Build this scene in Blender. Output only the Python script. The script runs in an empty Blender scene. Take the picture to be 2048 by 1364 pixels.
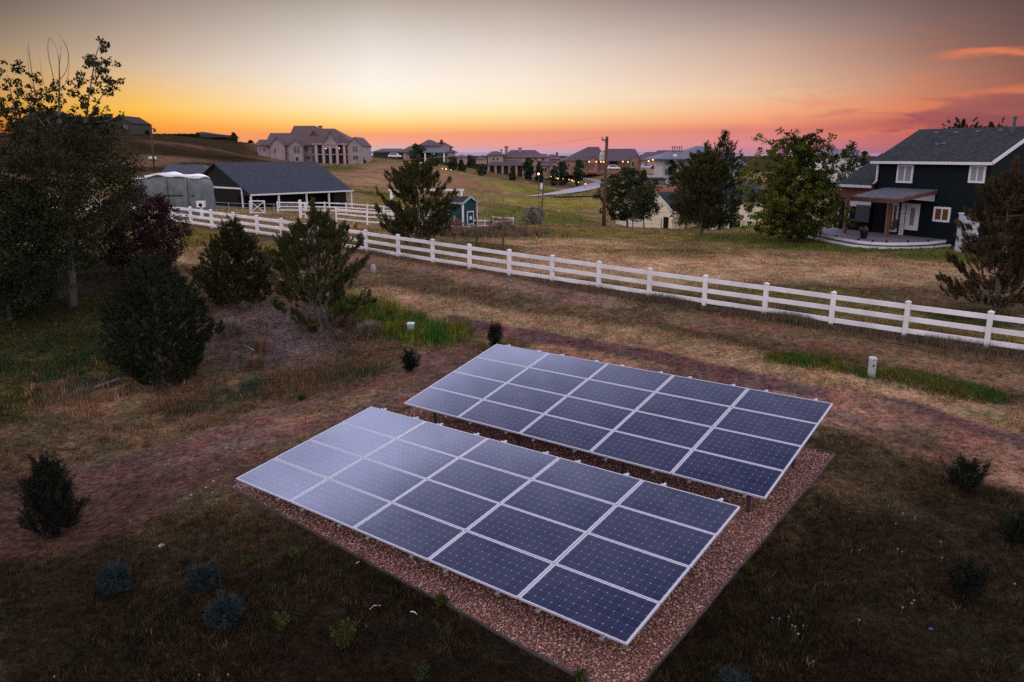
import bpy, math, random
import numpy as np
from mathutils import Vector, Matrix
R_ = math.radians
rng = np.random.default_rng(7)
random.seed(7)
scene = bpy.context.scene
col = scene.collection

# ------------------------------------------------------------------ camera model
F = 1540.0; CH = 7.5; PIT = math.atan(374/F)
FW = np.array([0, math.cos(PIT), -math.sin(PIT)]); UP = np.array([0, math.sin(PIT), math.cos(PIT)])
def ray(u, v): return FW + np.array([(u-1024)/F, 0, 0]) - (v-682)/F*UP
def P(u, v, Y):
    r = ray(u, v); r = r*(Y/r[1]); return np.array([r[0], r[1], r[2]+CH])
def PZ(u, v, z):
    r = ray(u, v); r = r*((z-CH)/r[2]); return np.array([r[0], r[1], z])
cam = bpy.data.cameras.new('camera'); camo = bpy.data.objects.new('camera', cam); col.objects.link(camo)
cam.sensor_width = 36; cam.lens = 36*F/2048; cam.clip_end = 30000; cam.clip_start = .1
camo.location = (0, 0, CH); camo.rotation_euler = (math.pi/2-PIT, 0, 0)
scene.camera = camo

# ------------------------------------------------------------------ helpers
def lin(c):
    return tuple((x/255/12.92 if x/255 <= .04045 else ((x/255+.055)/1.055)**2.4) for x in c)
def tag(o, label=None, cat=None, group=None, kind=None):
    if label: o['label'] = label
    if cat: o['category'] = cat
    if group: o['group'] = group
    if kind: o['kind'] = kind
    return o
def empty(name, loc, label=None, cat=None, group=None):
    o = bpy.data.objects.new(name, None); o.location = [float(c) for c in loc]; col.objects.link(o)
    o.empty_display_size = .1
    o['_w'] = [float(c) for c in loc]
    return tag(o, label, cat, group)
def origin_of(parent):
    t = np.zeros(3); p = parent
    while p is not None:
        t = t+np.array(p['_w'] if '_w' in p else (0, 0, 0)); p = None
    return t
class MB:
    def __init__(s): s.v = []; s.f = []; s.n = 0
    def add(s, vs, fs):
        b = s.n; s.v.extend([tuple(map(float, p)) for p in vs]); s.f.extend([tuple(i+b for i in f) for f in fs]); s.n += len(vs); return s
    def obox(s, o, a, b, c):   # corner o, edge vectors a b c
        o, a, b, c = [np.array(x, float) for x in (o, a, b, c)]
        vs = [o, o+a, o+a+b, o+b, o+c, o+a+c, o+a+b+c, o+b+c]
        fs = [(0, 3, 2, 1), (4, 5, 6, 7), (0, 1, 5, 4), (1, 2, 6, 5), (2, 3, 7, 6), (3, 0, 4, 7)]
        if np.dot(np.cross(a, b), c) < 0: fs = [f[::-1] for f in fs]
        return s.add(vs, fs)
    def box(s, x0, x1, y0, y1, z0, z1): return s.obox((x0, y0, z0), (x1-x0, 0, 0), (0, y1-y0, 0), (0, 0, z1-z0))
    def slab(s, pts, t):       # thick polygon: offset along its normal downwards by t
        pts = [np.array(p, float) for p in pts]; nrm = np.zeros(3)
        for i in range(1, len(pts)-1): nrm += np.cross(pts[i]-pts[0], pts[i+1]-pts[0])
        nrm /= np.linalg.norm(nrm)
        if nrm[2] < 0: pts = pts[::-1]; nrm = -nrm
        n = len(pts)
        vs = pts+[p-nrm*t for p in pts]
        fs = [tuple(range(n)), tuple(range(2*n-1, n-1, -1))]+[(i, i+n, (i+1) % n+n, (i+1) % n) for i in range(n)]
        return s.add(vs, fs)
    def bar(s, p, q, w, h=None):   # box-section bar between two points, h vertical-ish
        h = h or w; p = np.array(p, float); q = np.array(q, float); d = q-p; L = np.linalg.norm(d); d = d/L
        up = np.array([0, 0, 1.]) if abs(d[2]) < .95 else np.array([0, 1., 0])
        r = np.cross(d, up); r /= np.linalg.norm(r); u2 = np.cross(r, d)
        return s.obox(p-r*w/2-u2*h/2, r*w, d*L, u2*h)
    def tube(s, path, radii, n=6, cap=True):
        path = [np.array(p, float) for p in path]; b = s.n; vs = []
        for i, p in enumerate(path):
            d = path[min(i+1, len(path)-1)]-path[max(i-1, 0)]; d = d/(np.linalg.norm(d)+1e-9)
            ref = np.array([1., 0, 0]) if abs(d[0]) < .8 else np.array([0, 1., 0])
            r = np.cross(d, ref); r /= np.linalg.norm(r); t = np.cross(d, r)
            for k in range(n):
                a = 2*math.pi*k/n; vs.append(p+(r*math.cos(a)+t*math.sin(a))*radii[i])
        fs = []
        for i in range(len(path)-1):
            for k in range(n):
                k2 = (k+1) % n; fs.append((i*n+k, i*n+k2, (i+1)*n+k2, (i+1)*n+k))
        if cap: fs.append(tuple(range(n))[::-1]); fs.append(tuple((len(path)-1)*n+k for k in range(n)))
        return s.add(vs, fs)
    def ball(s, c, r, n=8, m=6, sq=(1, 1, 1)):
        c = np.array(c, float); vs = [c+np.array([0, 0, r*sq[2]])]
        for i in range(1, m):
            t = math.pi*i/m
            for k in range(n):
                a = 2*math.pi*k/n; vs.append(c+np.array([math.sin(t)*math.cos(a)*sq[0], math.sin(t)*math.sin(a)*sq[1], math.cos(t)*sq[2]])*r)
        vs.append(c-np.array([0, 0, r*sq[2]])); fs = [(0, 1+k, 1+(k+1) % n) for k in range(n)]
        for i in range(m-2):
            for k in range(n):
                a, b2 = 1+i*n+k, 1+i*n+(k+1) % n; fs.append((a, a+n, b2+n, b2))
        e = len(vs)-1; fs += [(e, 1+(m-2)*n+(k+1) % n, 1+(m-2)*n+k) for k in range(n)]
        return s.add(vs, fs)
    def build(s, name, mat, parent=None, smooth=False, bevel=0, loc=None):
        me = bpy.data.meshes.new(name); V = np.array(s.v)
        off = np.array(parent['_w']) if parent is not None and '_w' in parent else np.zeros(3)
        if loc is not None: off = np.array(loc, float)
        V = V-off; me.from_pydata(V.tolist(), [], s.f); me.update()
        if smooth: me.shade_smooth()
        o = bpy.data.objects.new(name, me); col.objects.link(o); me.materials.append(mat)
        if parent is not None:
            o.parent = parent; o['_w'] = [float(c) for c in off]
        elif loc is not None: o.location = [float(c) for c in off]
        if bevel:
            m = o.modifiers.new('b', 'BEVEL'); m.width = bevel; m.segments = 1; m.limit_method = 'ANGLE'
        return o
def npmesh(name, V, faces_n, mat, parent=None, vcol=None, fval=None, smooth=False):
    """V (N,3), consecutive vertices form faces of faces_n vertices each."""
    V = np.asarray(V, np.float32).copy()
    off = np.array(parent['_w']) if parent is not None and '_w' in parent else np.zeros(3)
    V -= off.astype(np.float32)
    me = bpy.data.meshes.new(name); N = len(V); nf = N//faces_n
    me.vertices.add(N); me.vertices.foreach_set('co', V.ravel())
    me.loops.add(N); me.loops.foreach_set('vertex_index', np.arange(N, dtype=np.int32))
    me.polygons.add(nf); me.polygons.foreach_set('loop_start', np.arange(0, N, faces_n, dtype=np.int32))
    me.update(calc_edges=True)
    if vcol is not None:
        a = me.color_attributes.new('Col', 'FLOAT_COLOR', 'POINT')
        c = np.ones((N, 4), np.float32); c[:, :3] = vcol; a.data.foreach_set('color', c.ravel())
    if fval is not None:
        a = me.attributes.new('val', 'FLOAT', 'FACE'); a.data.foreach_set('value', np.asarray(fval, np.float32))
    me.materials.append(mat); o = bpy.data.objects.new(name, me); col.objects.link(o)
    if parent is not None: o.parent = parent; o['_w'] = [float(c) for c in off]
    return o

# ------------------------------------------------------------------ materials
MATS = {}
def mat(name, c, rough=.7, c2=None, scale=8, detail=4, metal=0, bump=0, bscale=None, spec=.5, emit=None, estr=0, stretch=None, coat=0, coord='Object'):
    if name in MATS: return MATS[name]
    m = bpy.data.materials.new(name); m.use_nodes = True; nt = m.node_tree; N = nt.nodes; L = nt.links
    b = N['Principled BSDF']; b.inputs['Base Color'].default_value = (*c, 1); b.inputs['Roughness'].default_value = rough
    b.inputs['Metallic'].default_value = metal; b.inputs['Specular IOR Level'].default_value = spec; b.inputs['Coat Weight'].default_value = coat
    if emit: b.inputs['Emission Color'].default_value = (*emit, 1); b.inputs['Emission Strength'].default_value = estr
    if c2 or bump:
        tc = N.new('ShaderNodeTexCoord'); mp = N.new('ShaderNodeMapping'); L.new(tc.outputs[coord], mp.inputs[0])
        if stretch: mp.inputs['Scale'].default_value = stretch
        nz = N.new('ShaderNodeTexNoise'); nz.inputs['Scale'].default_value = scale; nz.inputs['Detail'].default_value = detail; L.new(mp.outputs[0], nz.inputs['Vector'])
        if c2:
            r = N.new('ShaderNodeValToRGB'); r.color_ramp.elements[0].position = .35; r.color_ramp.elements[1].position = .65
            r.color_ramp.elements[0].color = (*c, 1); r.color_ramp.elements[1].color = (*c2, 1); L.new(nz.outputs['Fac'], r.inputs[0]); L.new(r.outputs[0], b.inputs['Base Color'])
        if bump:
            n2 = N.new('ShaderNodeTexNoise'); n2.inputs['Scale'].default_value = bscale or scale*3; n2.inputs['Detail'].default_value = 5; L.new(mp.outputs[0], n2.inputs['Vector'])
            bp = N.new('ShaderNodeBump'); bp.inputs['Strength'].default_value = bump; bp.inputs['Distance'].default_value = .03; L.new(n2.outputs['Fac'], bp.inputs['Height']); L.new(bp.outputs[0], b.inputs['Normal'])
    MATS[name] = m; return m
def siding(name, c, pitch=.18, rough=.75):
    if name in MATS: return MATS[name]
    m = mat(name, c, rough, c2=tuple(x*1.25 for x in c), scale=2); nt = m.node_tree; N = nt.nodes; L = nt.links; b = N['Principled BSDF']
    tc = N.new('ShaderNodeTexCoord'); sp = N.new('ShaderNodeSeparateXYZ'); L.new(tc.outputs['Object'], sp.inputs[0])
    d = N.new('ShaderNodeMath'); d.operation = 'DIVIDE'; d.inputs[1].default_value = pitch; L.new(sp.outputs['Z'], d.inputs[0])
    fr = N.new('ShaderNodeMath'); fr.operation = 'FRACT'; L.new(d.outputs[0], fr.inputs[0])
    bp = N.new('ShaderNodeBump'); bp.inputs['Strength'].default_value = .8; bp.inputs['Distance'].default_value = .03; L.new(fr.outputs[0], bp.inputs['Height']); L.new(bp.outputs[0], b.inputs['Normal']); b.inputs['Specular IOR Level'].default_value = .12
    return m
def shingle(name, c, c2):
    if name in MATS: return MATS[name]
    m = mat(name, c, .85, c2=c2, scale=3.5, detail=8, bump=.5, bscale=14, spec=.08); return m
def brick(name, c1, c2, mortar, scale=1):
    if name in MATS: return MATS[name]
    m = mat(name, c1, .85); nt = m.node_tree; N = nt.nodes; L = nt.links; b = N['Principled BSDF']
    tc = N.new('ShaderNodeTexCoord'); sp = N.new('ShaderNodeSeparateXYZ'); L.new(tc.outputs['Object'], sp.inputs[0])
    ad = N.new('ShaderNodeMath'); L.new(sp.outputs['X'], ad.inputs[0]); L.new(sp.outputs['Y'], ad.inputs[1])
    cb = N.new('ShaderNodeCombineXYZ'); L.new(ad.outputs[0], cb.inputs[0]); L.new(sp.outputs['Z'], cb.inputs[1])
    t = N.new('ShaderNodeTexBrick'); L.new(cb.outputs[0], t.inputs['Vector']); t.inputs['Scale'].default_value = scale
    t.inputs['Color1'].default_value = (*c1, 1); t.inputs['Color2'].default_value = (*c2, 1); t.inputs['Mortar'].default_value = (*mortar, 1)
    t.inputs['Brick Width'].default_value = .45; t.inputs['Row Height'].default_value = .2; t.inputs['Mortar Size'].default_value = .015
    L.new(t.outputs[0], b.inputs['Base Color']); return m
def foliage(name, dark, light, trans=.25, rough=.75, nscale=.9):
    if name in MATS: return MATS[name]
    m = bpy.data.materials.new(name); m.use_nodes = True; nt = m.node_tree; N = nt.nodes; L = nt.links
    b = N['Principled BSDF']; b.inputs['Roughness'].default_value = rough; b.inputs['Specular IOR Level'].default_value = .08
    at = N.new('ShaderNodeAttribute'); at.attribute_name = 'val'
    tc = N.new('ShaderNodeTexCoord'); nz = N.new('ShaderNodeTexNoise'); nz.inputs['Scale'].default_value = nscale; nz.inputs['Detail'].default_value = 2; L.new(tc.outputs['Object'], nz.inputs['Vector'])
    ad = N.new('ShaderNodeMath'); ad.operation = 'MULTIPLY_ADD'; L.new(nz.outputs['Fac'], ad.inputs[0]); ad.inputs[1].default_value = .9; L.new(at.outputs['Fac'], ad.inputs[2])
    sb = N.new('ShaderNodeMath'); sb.operation = 'SUBTRACT'; L.new(ad.outputs[0], sb.inputs[0]); sb.inputs[1].default_value = .45; sb.use_clamp = True
    mx = N.new('ShaderNodeMix'); mx.data_type = 'RGBA'; L.new(sb.outputs[0], mx.inputs['Factor']); mx.inputs['A'].default_value = (*dark, 1); mx.inputs['B'].default_value = (*light, 1)
    L.new(mx.outputs['Result'], b.inputs['Base Color'])
    tr = N.new('ShaderNodeBsdfTranslucent'); L.new(mx.outputs['Result'], tr.inputs['Color'])
    ms = N.new('ShaderNodeMixShader'); ms.inputs[0].default_value = trans; L.new(b.outputs[0], ms.inputs[1]); L.new(tr.outputs[0], ms.inputs[2])
    L.new(ms.outputs[0], N['Material Output'].inputs['Surface']); MATS[name] = m; return m
def vcolmat(name, rough=.9, trans=0, bump=0, noise=False):
    m = bpy.data.materials.new(name); m.use_nodes = True; nt = m.node_tree; N = nt.nodes; L = nt.links
    b = N['Principled BSDF']; b.inputs['Roughness'].default_value = rough; b.inputs['Specular IOR Level'].default_value = 0
    at = N.new('ShaderNodeAttribute'); at.attribute_name = 'Col'; out = at.outputs['Color']
    if noise:
        tc = N.new('ShaderNodeTexCoord')
        for sc_, lo, hi, dt in ((.35, .8, 1.2, 5), (2.2, .6, 1.4, 8), (7, .35, 1.7, 8), (24, .4, 1.6, 4)):
            nz = N.new('ShaderNodeTexNoise'); nz.inputs['Scale'].default_value = sc_; nz.inputs['Detail'].default_value = dt; nz.inputs['Roughness'].default_value = .65; L.new(tc.outputs['Object'], nz.inputs['Vector'])
            mr = N.new('ShaderNodeMapRange'); mr.inputs['From Min'].default_value = .3; mr.inputs['From Max'].default_value = .7; mr.inputs['To Min'].default_value = lo; mr.inputs['To Max'].default_value = hi; L.new(nz.outputs['Fac'], mr.inputs[0])
            mu = N.new('ShaderNodeVectorMath'); mu.operation = 'SCALE'; L.new(out, mu.inputs[0]); L.new(mr.outputs[0], mu.inputs['Scale']); out = mu.outputs[0]
        # hue drift between greenish and reddish soil cover
        nz = N.new('ShaderNodeTexNoise'); nz.inputs['Scale'].default_value = .9; nz.inputs['Detail'].default_value = 6; L.new(tc.outputs['Object'], nz.inputs['Vector'])
        rp = N.new('ShaderNodeValToRGB'); rp.color_ramp.elements[0].position = .38; rp.color_ramp.elements[1].position = .62
        rp.color_ramp.elements[0].color = (1.12, .95, .9, 1); rp.color_ramp.elements[1].color = (.88, 1.04, .95, 1); L.new(nz.outputs['Fac'], rp.inputs[0])
        mu = N.new('ShaderNodeVectorMath'); mu.operation = 'MULTIPLY'; L.new(out, mu.inputs[0]); L.new(rp.outputs[0], mu.inputs[1]); out = mu.outputs[0]
        nb = N.new('ShaderNodeTexNoise'); nb.inputs['Scale'].default_value = 9; nb.inputs['Detail'].default_value = 8; L.new(tc.outputs['Object'], nb.inputs['Vector'])
        bp = N.new('ShaderNodeBump'); bp.inputs['Strength'].default_value = .7; bp.inputs['Distance'].default_value = .06; L.new(nb.outputs['Fac'], bp.inputs['Height']); L.new(bp.outputs[0], b.inputs['Normal'])
    L.new(out, b.inputs['Base Color'])
    if trans:
        tr = N.new('ShaderNodeBsdfTranslucent'); L.new(out, tr.inputs['Color']); ms = N.new('ShaderNodeMixShader'); ms.inputs[0].default_value = trans
        L.new(b.outputs[0], ms.inputs[1]); L.new(tr.outputs[0], ms.inputs[2]); L.new(ms.outputs[0], N['Material Output'].inputs['Surface'])
    return m
WHITE = mat('white_vinyl', (.78, .76, .79), .5, c2=(.62, .59, .6), scale=1.1, detail=8)
WPAINT = mat('white_paint', (.6, .59, .63), .6, spec=.2)
GLASS = mat('window_glass', (.03, .035, .045), .08, spec=.8)
GLASSP = mat('window_glass_pale', (.22, .24, .27), .12, spec=.8)
BARK = mat('bark', (.075, .06, .052), .95, c2=(.13, .105, .09), scale=9, bump=.6, stretch=(1, 1, .25))
PALEBARK = mat('pale_bark', (.085, .07, .06), .9, c2=(.16, .13, .115), scale=7, bump=.4, stretch=(1, 1, .3))
WOODPOLE = mat('pole_wood', (.055, .025, .016), .9, c2=(.1, .045, .028), scale=6, stretch=(1, 1, .1), bump=.3)
ALU = mat('aluminium', (.56, .56, .64), .5, metal=.2)
DARKM = mat('dark_steel', (.05, .05, .055), .5, metal=.3)
BLACK = mat('black', (.008, .008, .01), .8, spec=.1)

# ------------------------------------------------------------------ fence line (needed by terrain)
FAZ, FEL = R_(143.047), R_(1.8)
def fxy(k): return 15.4604+k*2.44*math.cos(FAZ)*math.cos(FEL), 24.3517+k*2.44*math.sin(FAZ)*math.cos(FEL)
vt = {0: 622, 1: 602, 2: 583, 3: 565, 4: 550, 5: 536, 6: 522, 7: 510, 8: 499, 9: 488, 10: 478, 11: 469, 12: 459, 15: 436, 16: 430, 17: 424, 18: 419, 19: 413, 20: 409}
ks = sorted(vt); ztv = []
for k in ks:
    x, y = fxy(k); u = 1024
    # exact: find z so that projection row == vt
    # v-682 = -F * (d.UP)/(d.FW), d=(x,y,z-CH)
    t = -(vt[k]-682)/F
    # (y*UP1 + dz*UP2) = t*(y*FW1+dz*FW2)
    dz = (t*y*FW[1]-y*UP[1])/(UP[2]-t*FW[2]); ztv.append(CH+dz)
cf = np.polyfit(ks, ztv, 3)
def ftop(k):
    k2 = max(min(k, 20), 0); z = float(np.polyval(cf, k2)); i = k2
    zi = float(np.interp(i, ks, ztv)); z = .45*z+.55*zi
    if k < 0: z -= .085*(-k)*.6
    if k > 20: z += (k-20)*.015
    return z
FPH = 1.3

# ------------------------------------------------------------------ terrain
ctl = []   # x, y, z
def c3(p): ctl.append((p[0], p[1], p[2]))
for p in ((-6.5, 16.4, .05), (1.45, 9.3, .12), (7.7, 17.2, .42), (-1, 24.2, .62), (.5, 16, .25), (0, 6, .05), (-7, 7, 0), (8, 7, .1), (-4, 12, .05), (6, 12, .2), (-10, 12, 0), (12, 13, .3), (12, 19, .75)): ctl.append(p)
for k in range(-3, 31, 2):
    x, y = fxy(k); ctl.append((x, y, ftop(k)-FPH+.02))
for (u, v, Y) in ((330, 772, 24.2), (475, 602, 33), (640, 655, 29.5), (147, 612, 31.5), (110, 1065, 15.2), (20, 800, 23), (838, 496, 44), (1206, 450, 66), (1060, 448, 66), (1500, 470, 57), (1400, 468, 59), (1573, 482, 53.5), (1700, 478, 54), (1880, 492, 49), (1985, 620, 30), (1300, 455, 64), (940, 470, 56),
        (909, 454, 80), (1027, 455, 84), (735, 449, 73), (600, 441, 71), (488, 429, 88), (700, 427, 90), (1083, 443, 97), (1000, 430, 120), (1150, 430, 125), (1230, 458, 126), (1360, 458, 126), (1000, 400, 190), (1150, 400, 190), (1080, 393, 215), (1195, 366, 300), (1130, 352, 340), (1040, 350, 305), (1210, 346, 305), (1320, 350, 300), (1400, 362, 240),
        (800, 382, 150), (720, 345, 215), (900, 348, 230), (825, 319, 285), (620, 326, 255), (540, 318, 250), (450, 300, 240), (400, 276, 300), (270, 267, 265), (100, 268, 255), (300, 345, 150), (200, 330, 175), (1000, 365, 240), (1700, 400, 130), (1900, 380, 150)):
    c3(P(u, v, Y))
for az in (-50, -34, -26, -20, -14, -7, 0, 8, 17, 26, 34, 50):
    a = R_(az)
    zz = 8 if az <= -26 else (4 if az <= -20 else (-1 if az < -10 else -8))
    for r, z in ((600, zz), (1500, -14), (6000, -22)): ctl.append((r*math.sin(a), r*math.cos(a), z))
ctl += [(-22, 12, 0), (22, 12, .3), (-60, 40, 2), (60, 40, 1), (0, 3, 0), (-60, 90, 1.5), (80, 90, -1)]
def tcoord(x, y):
    x = np.asarray(x, float); y = np.asarray(y, float)
    r = np.maximum(np.hypot(x, y), 5.); a = np.arctan2(x, np.maximum(y, 1e-6)+0*x); a = np.where(y > 0, a, np.sign(x)*1.4)
    a = np.clip(a, -1.1, 1.1)
    w = np.clip((np.hypot(x, y)-2)/6, 0, 1)
    return a*2.2*w, np.log(r)*1.9
cx_, cy_ = tcoord([c[0] for c in ctl], [c[1] for c in ctl]); CZ = np.array([c[2] for c in ctl])
def phi(d2): return .5*d2*np.log(d2+1e-9)
Kn = len(CZ); A = np.zeros((Kn+3, Kn+3)); A[:Kn, :Kn] = phi((cx_[:, None]-cx_[None])**2+(cy_[:, None]-cy_[None])**2)+np.eye(Kn)*.002
A[:Kn, Kn] = 1; A[:Kn, Kn+1] = cx_; A[:Kn, Kn+2] = cy_; A[Kn:, :Kn] = A[:Kn, Kn:].T
W = np.linalg.solve(A, np.concatenate([CZ, np.zeros(3)]))
def hash_noise(x, y, s):
    x = np.asarray(x)/s; y = np.asarray(y)/s; xi = np.floor(x); yi = np.floor(y); fx = x-xi; fy = y-yi; fx = fx*fx*(3-2*fx); fy = fy*fy*(3-2*fy)
    def h(a, b): t = np.sin(a*127.1+b*311.7)*43758.5453; return t-np.floor(t)
    return (h(xi, yi)*(1-fx)+h(xi+1, yi)*fx)*(1-fy)+(h(xi, yi+1)*(1-fx)+h(xi+1, yi+1)*fx)*fy-.5
MOUND = None
def T(x, y):
    x = np.asarray(x, float); y = np.asarray(y, float); sh = np.broadcast(x, y).shape; x = np.broadcast_to(x, sh).ravel(); y = np.broadcast_to(y, sh).ravel()
    out = np.empty(len(x))
    for i in range(0, len(x), 40000):
        a, b = tcoord(x[i:i+40000], y[i:i+40000])
        out[i:i+40000] = phi((a[:, None]-cx_[None])**2+(b[:, None]-cy_[None])**2)@W[:Kn]+W[Kn]+a*W[Kn+1]+b*W[Kn+2]
    r = np.hypot(x, y); k = np.clip((r-30)/60, 0, 1)
    out += hash_noise(x, y, 2.3)*.07+hash_noise(x+9, y, .9)*.035+k*hash_noise(x, y, 14)*.5+k*hash_noise(x, y, 40)*.9
    # mulch mound by the junipers
    if MOUND is not None: out += MOUND[2]*np.exp(-(((x-MOUND[0])/3.6)**2+((y-MOUND[1])/3.0)**2))
    # flat gravel pad
    if PADF is not None:
        m, zp = PADF(x, y); out = out*(1-m)+zp*m
    return out.reshape(sh)
PADF = None
def T1(x, y): return float(T(np.array([x]), np.array([y]))[0])
def G(u, v, n=14):      # where the ray of a photo point meets the ground
    r = ray(u, v); lo = 4.; z = 0.; pts = np.exp(np.linspace(math.log(6), math.log(1200), 260))
    X = r[0]/r[1]*pts; Zr = CH+r[2]/r[1]*pts; d = Zr-T(X, pts); i = np.argmax(d < 0) if (d < 0).any() else len(pts)-1
    i = max(i, 1); a, b = pts[i-1], pts[i]
    for _ in range(n):
        m = (a+b)/2
        if CH+r[2]/r[1]*m-T1(r[0]/r[1]*m, m) < 0: b = m
        else: a = m
    return np.array([r[0]/r[1]*b, b, T1(r[0]/r[1]*b, b)])
# array axes
AZ = R_(-38.67); ax = np.array([math.cos(AZ), math.sin(AZ), 0]); bx = np.array([-math.sin(AZ), math.cos(AZ), 0])
padA = np.array([-6.52, 16.41, 0])
_pc = np.array([7.70, 17.16, 0]); PX = np.array([7.63, -6.84, 0]); PX /= np.linalg.norm(PX); PY = np.array([5.8, 7.6, 0]); PY /= np.linalg.norm(PY)
_iv = np.linalg.inv(np.array([PX[:2], PY[:2]]).T); padL, padW = [float(q) for q in _iv@(_pc-padA)[:2]]
def padst(x, y):
    dx, dy = x-padA[0], y-padA[1]; return _iv[0, 0]*dx+_iv[0, 1]*dy, _iv[1, 0]*dx+_iv[1, 1]*dy
def padf(x, y):
    s, q = padst(x, y)
    dd = np.maximum(np.maximum(-s, s-padL), np.maximum(-q, q-padW)); m = np.clip(1-dd/1.2, 0, 1); m = m*m*(3-2*m)
    return m, .06+.042*np.clip(q, -2, 11)+.004*s
PADF = padf
mz = G(575, 655); MOUND = (mz[0], mz[1], .45)

# ---- cover colours (what grows there, plus painted corner falloff), in world-space ellipses / strips
OLIVE = np.array([0.11, 0.074, 0.045]); GREEN = np.array([0.078, 0.09, 0.02]); DKGREEN = np.array([0.024, 0.032, 0.012]); TAN = np.array([0.34, 0.215, 0.13])
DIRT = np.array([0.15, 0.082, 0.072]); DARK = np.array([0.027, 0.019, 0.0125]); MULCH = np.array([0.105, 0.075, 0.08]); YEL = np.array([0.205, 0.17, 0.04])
PINK = np.array([0.23, 0.125, 0.085]); REDG = np.array([0.17, 0.1, 0.062]); LOT = np.array([.34, .29, .3]); BROWN = np.array([0.052, 0.036, 0.022])
cov = []
def ell(u, v, ru, rv, c, s=1., rot=0):
    p = G(u, v); a = abs(ru*p[1]/F); q0 = G(u, v+rv); q1 = G(u, v-rv); b = max(abs(q1[1]-q0[1])/2, .3); cov.append(('e', p[0], p[1], a, min(b, 60), c, s))
def strip(pts, w, c, s=1.):
    W3 = [G(*p) for p in pts]; cov.append(('s', [(q[0], q[1]) for q in W3], w, c, s))
# wide areas first, detail later
strip([(-300, 1364), (200, 1250), (600, 1320), (900, 1480)], 3.4, DARK*.65, .9)  # vignette painted in: ground darkened towards the lower left corner
strip([(1500, 1400), (1800, 1200), (2300, 1120), (2800, 1150)], 3.6, DARK*.7, .9)  # same falloff painted into the lower right ground
ell(100, 700, 200, 120, DKGREEN, .8); ell(60, 560, 200, 60, DKGREEN, .8)
ell(110, 760, 130, 70, GREEN*.55+OLIVE*.3, .8)
strip([(-300, 1030), (60, 985), (250, 950)], 1.5, DIRT*.4, .9); strip([(180, 965), (330, 925), (450, 885)], 1.45, DIRT*.58, .9); strip([(400, 900), (520, 860), (620, 830), (780, 790), (900, 720)], 1.4, DIRT*.82, .95)
strip([(-200, 1090), (150, 1060), (330, 985), (450, 940)], 1.3, DIRT*.42, .8)
strip([(740, 590), (1000, 640), (1300, 690), (1560, 740), (1760, 780), (2100, 870), (2700, 1010)], 1.3, TAN*.9, .85); strip([(1100, 700), (1400, 770), (1700, 830), (2100, 960), (2700, 1150)], .9, PINK*1.1, .9)
strip([(740, 530), (900, 560), (1100, 600), (1350, 640), (1650, 690), (2100, 780), (2700, 900)], 1.3, OLIVE*1.1, .6)
strip([(900, 640), (1150, 684), (1330, 716), (1560, 770), (1800, 815), (2100, 910), (2700, 1060)], .55, np.array([.105, .056, .056]), 1); strip([(1300, 740), (1560, 800), (1760, 850), (2100, 950)], .5, np.array([.11, .065, .06]), .8)
strip([(1700, 800), (1850, 860), (2100, 950)], .7, PINK, .6)
strip([(560, 850), (800, 770)], .45, TAN*.7, .5)
strip([(700, 515), (860, 535), (1010, 565), (1200, 600)], .9, DIRT*1.35, .6)
strip([(1380, 640), (1700, 690), (2000, 760)], .9, PINK*.8, .6)
strip([(1560, 716), (1700, 735), (1800, 752), (1980, 795)], .42, GREEN*.9, 1)
strip([(700, 610), (770, 640), (850, 668), (890, 672)], .95, GREEN*1.05, 1)
ell(575, 660, 150, 55, MULCH, 1); ell(470, 640, 60, 35, MULCH*1.2, .8); ell(180, 560, 60, 30, MULCH*.8, .6)
ell(200, 800, 110, 35, REDG, .9); ell(330, 850, 100, 25, REDG*.7, .6); ell(150, 770, 50, 20, REDG, .6)
ell(1750, 920, 180, 60, BROWN, .7); ell(520, 780, 90, 20, OLIVE*.9, .6); ell(420, 1090, 180, 70, BROWN*.9, .7)
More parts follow.
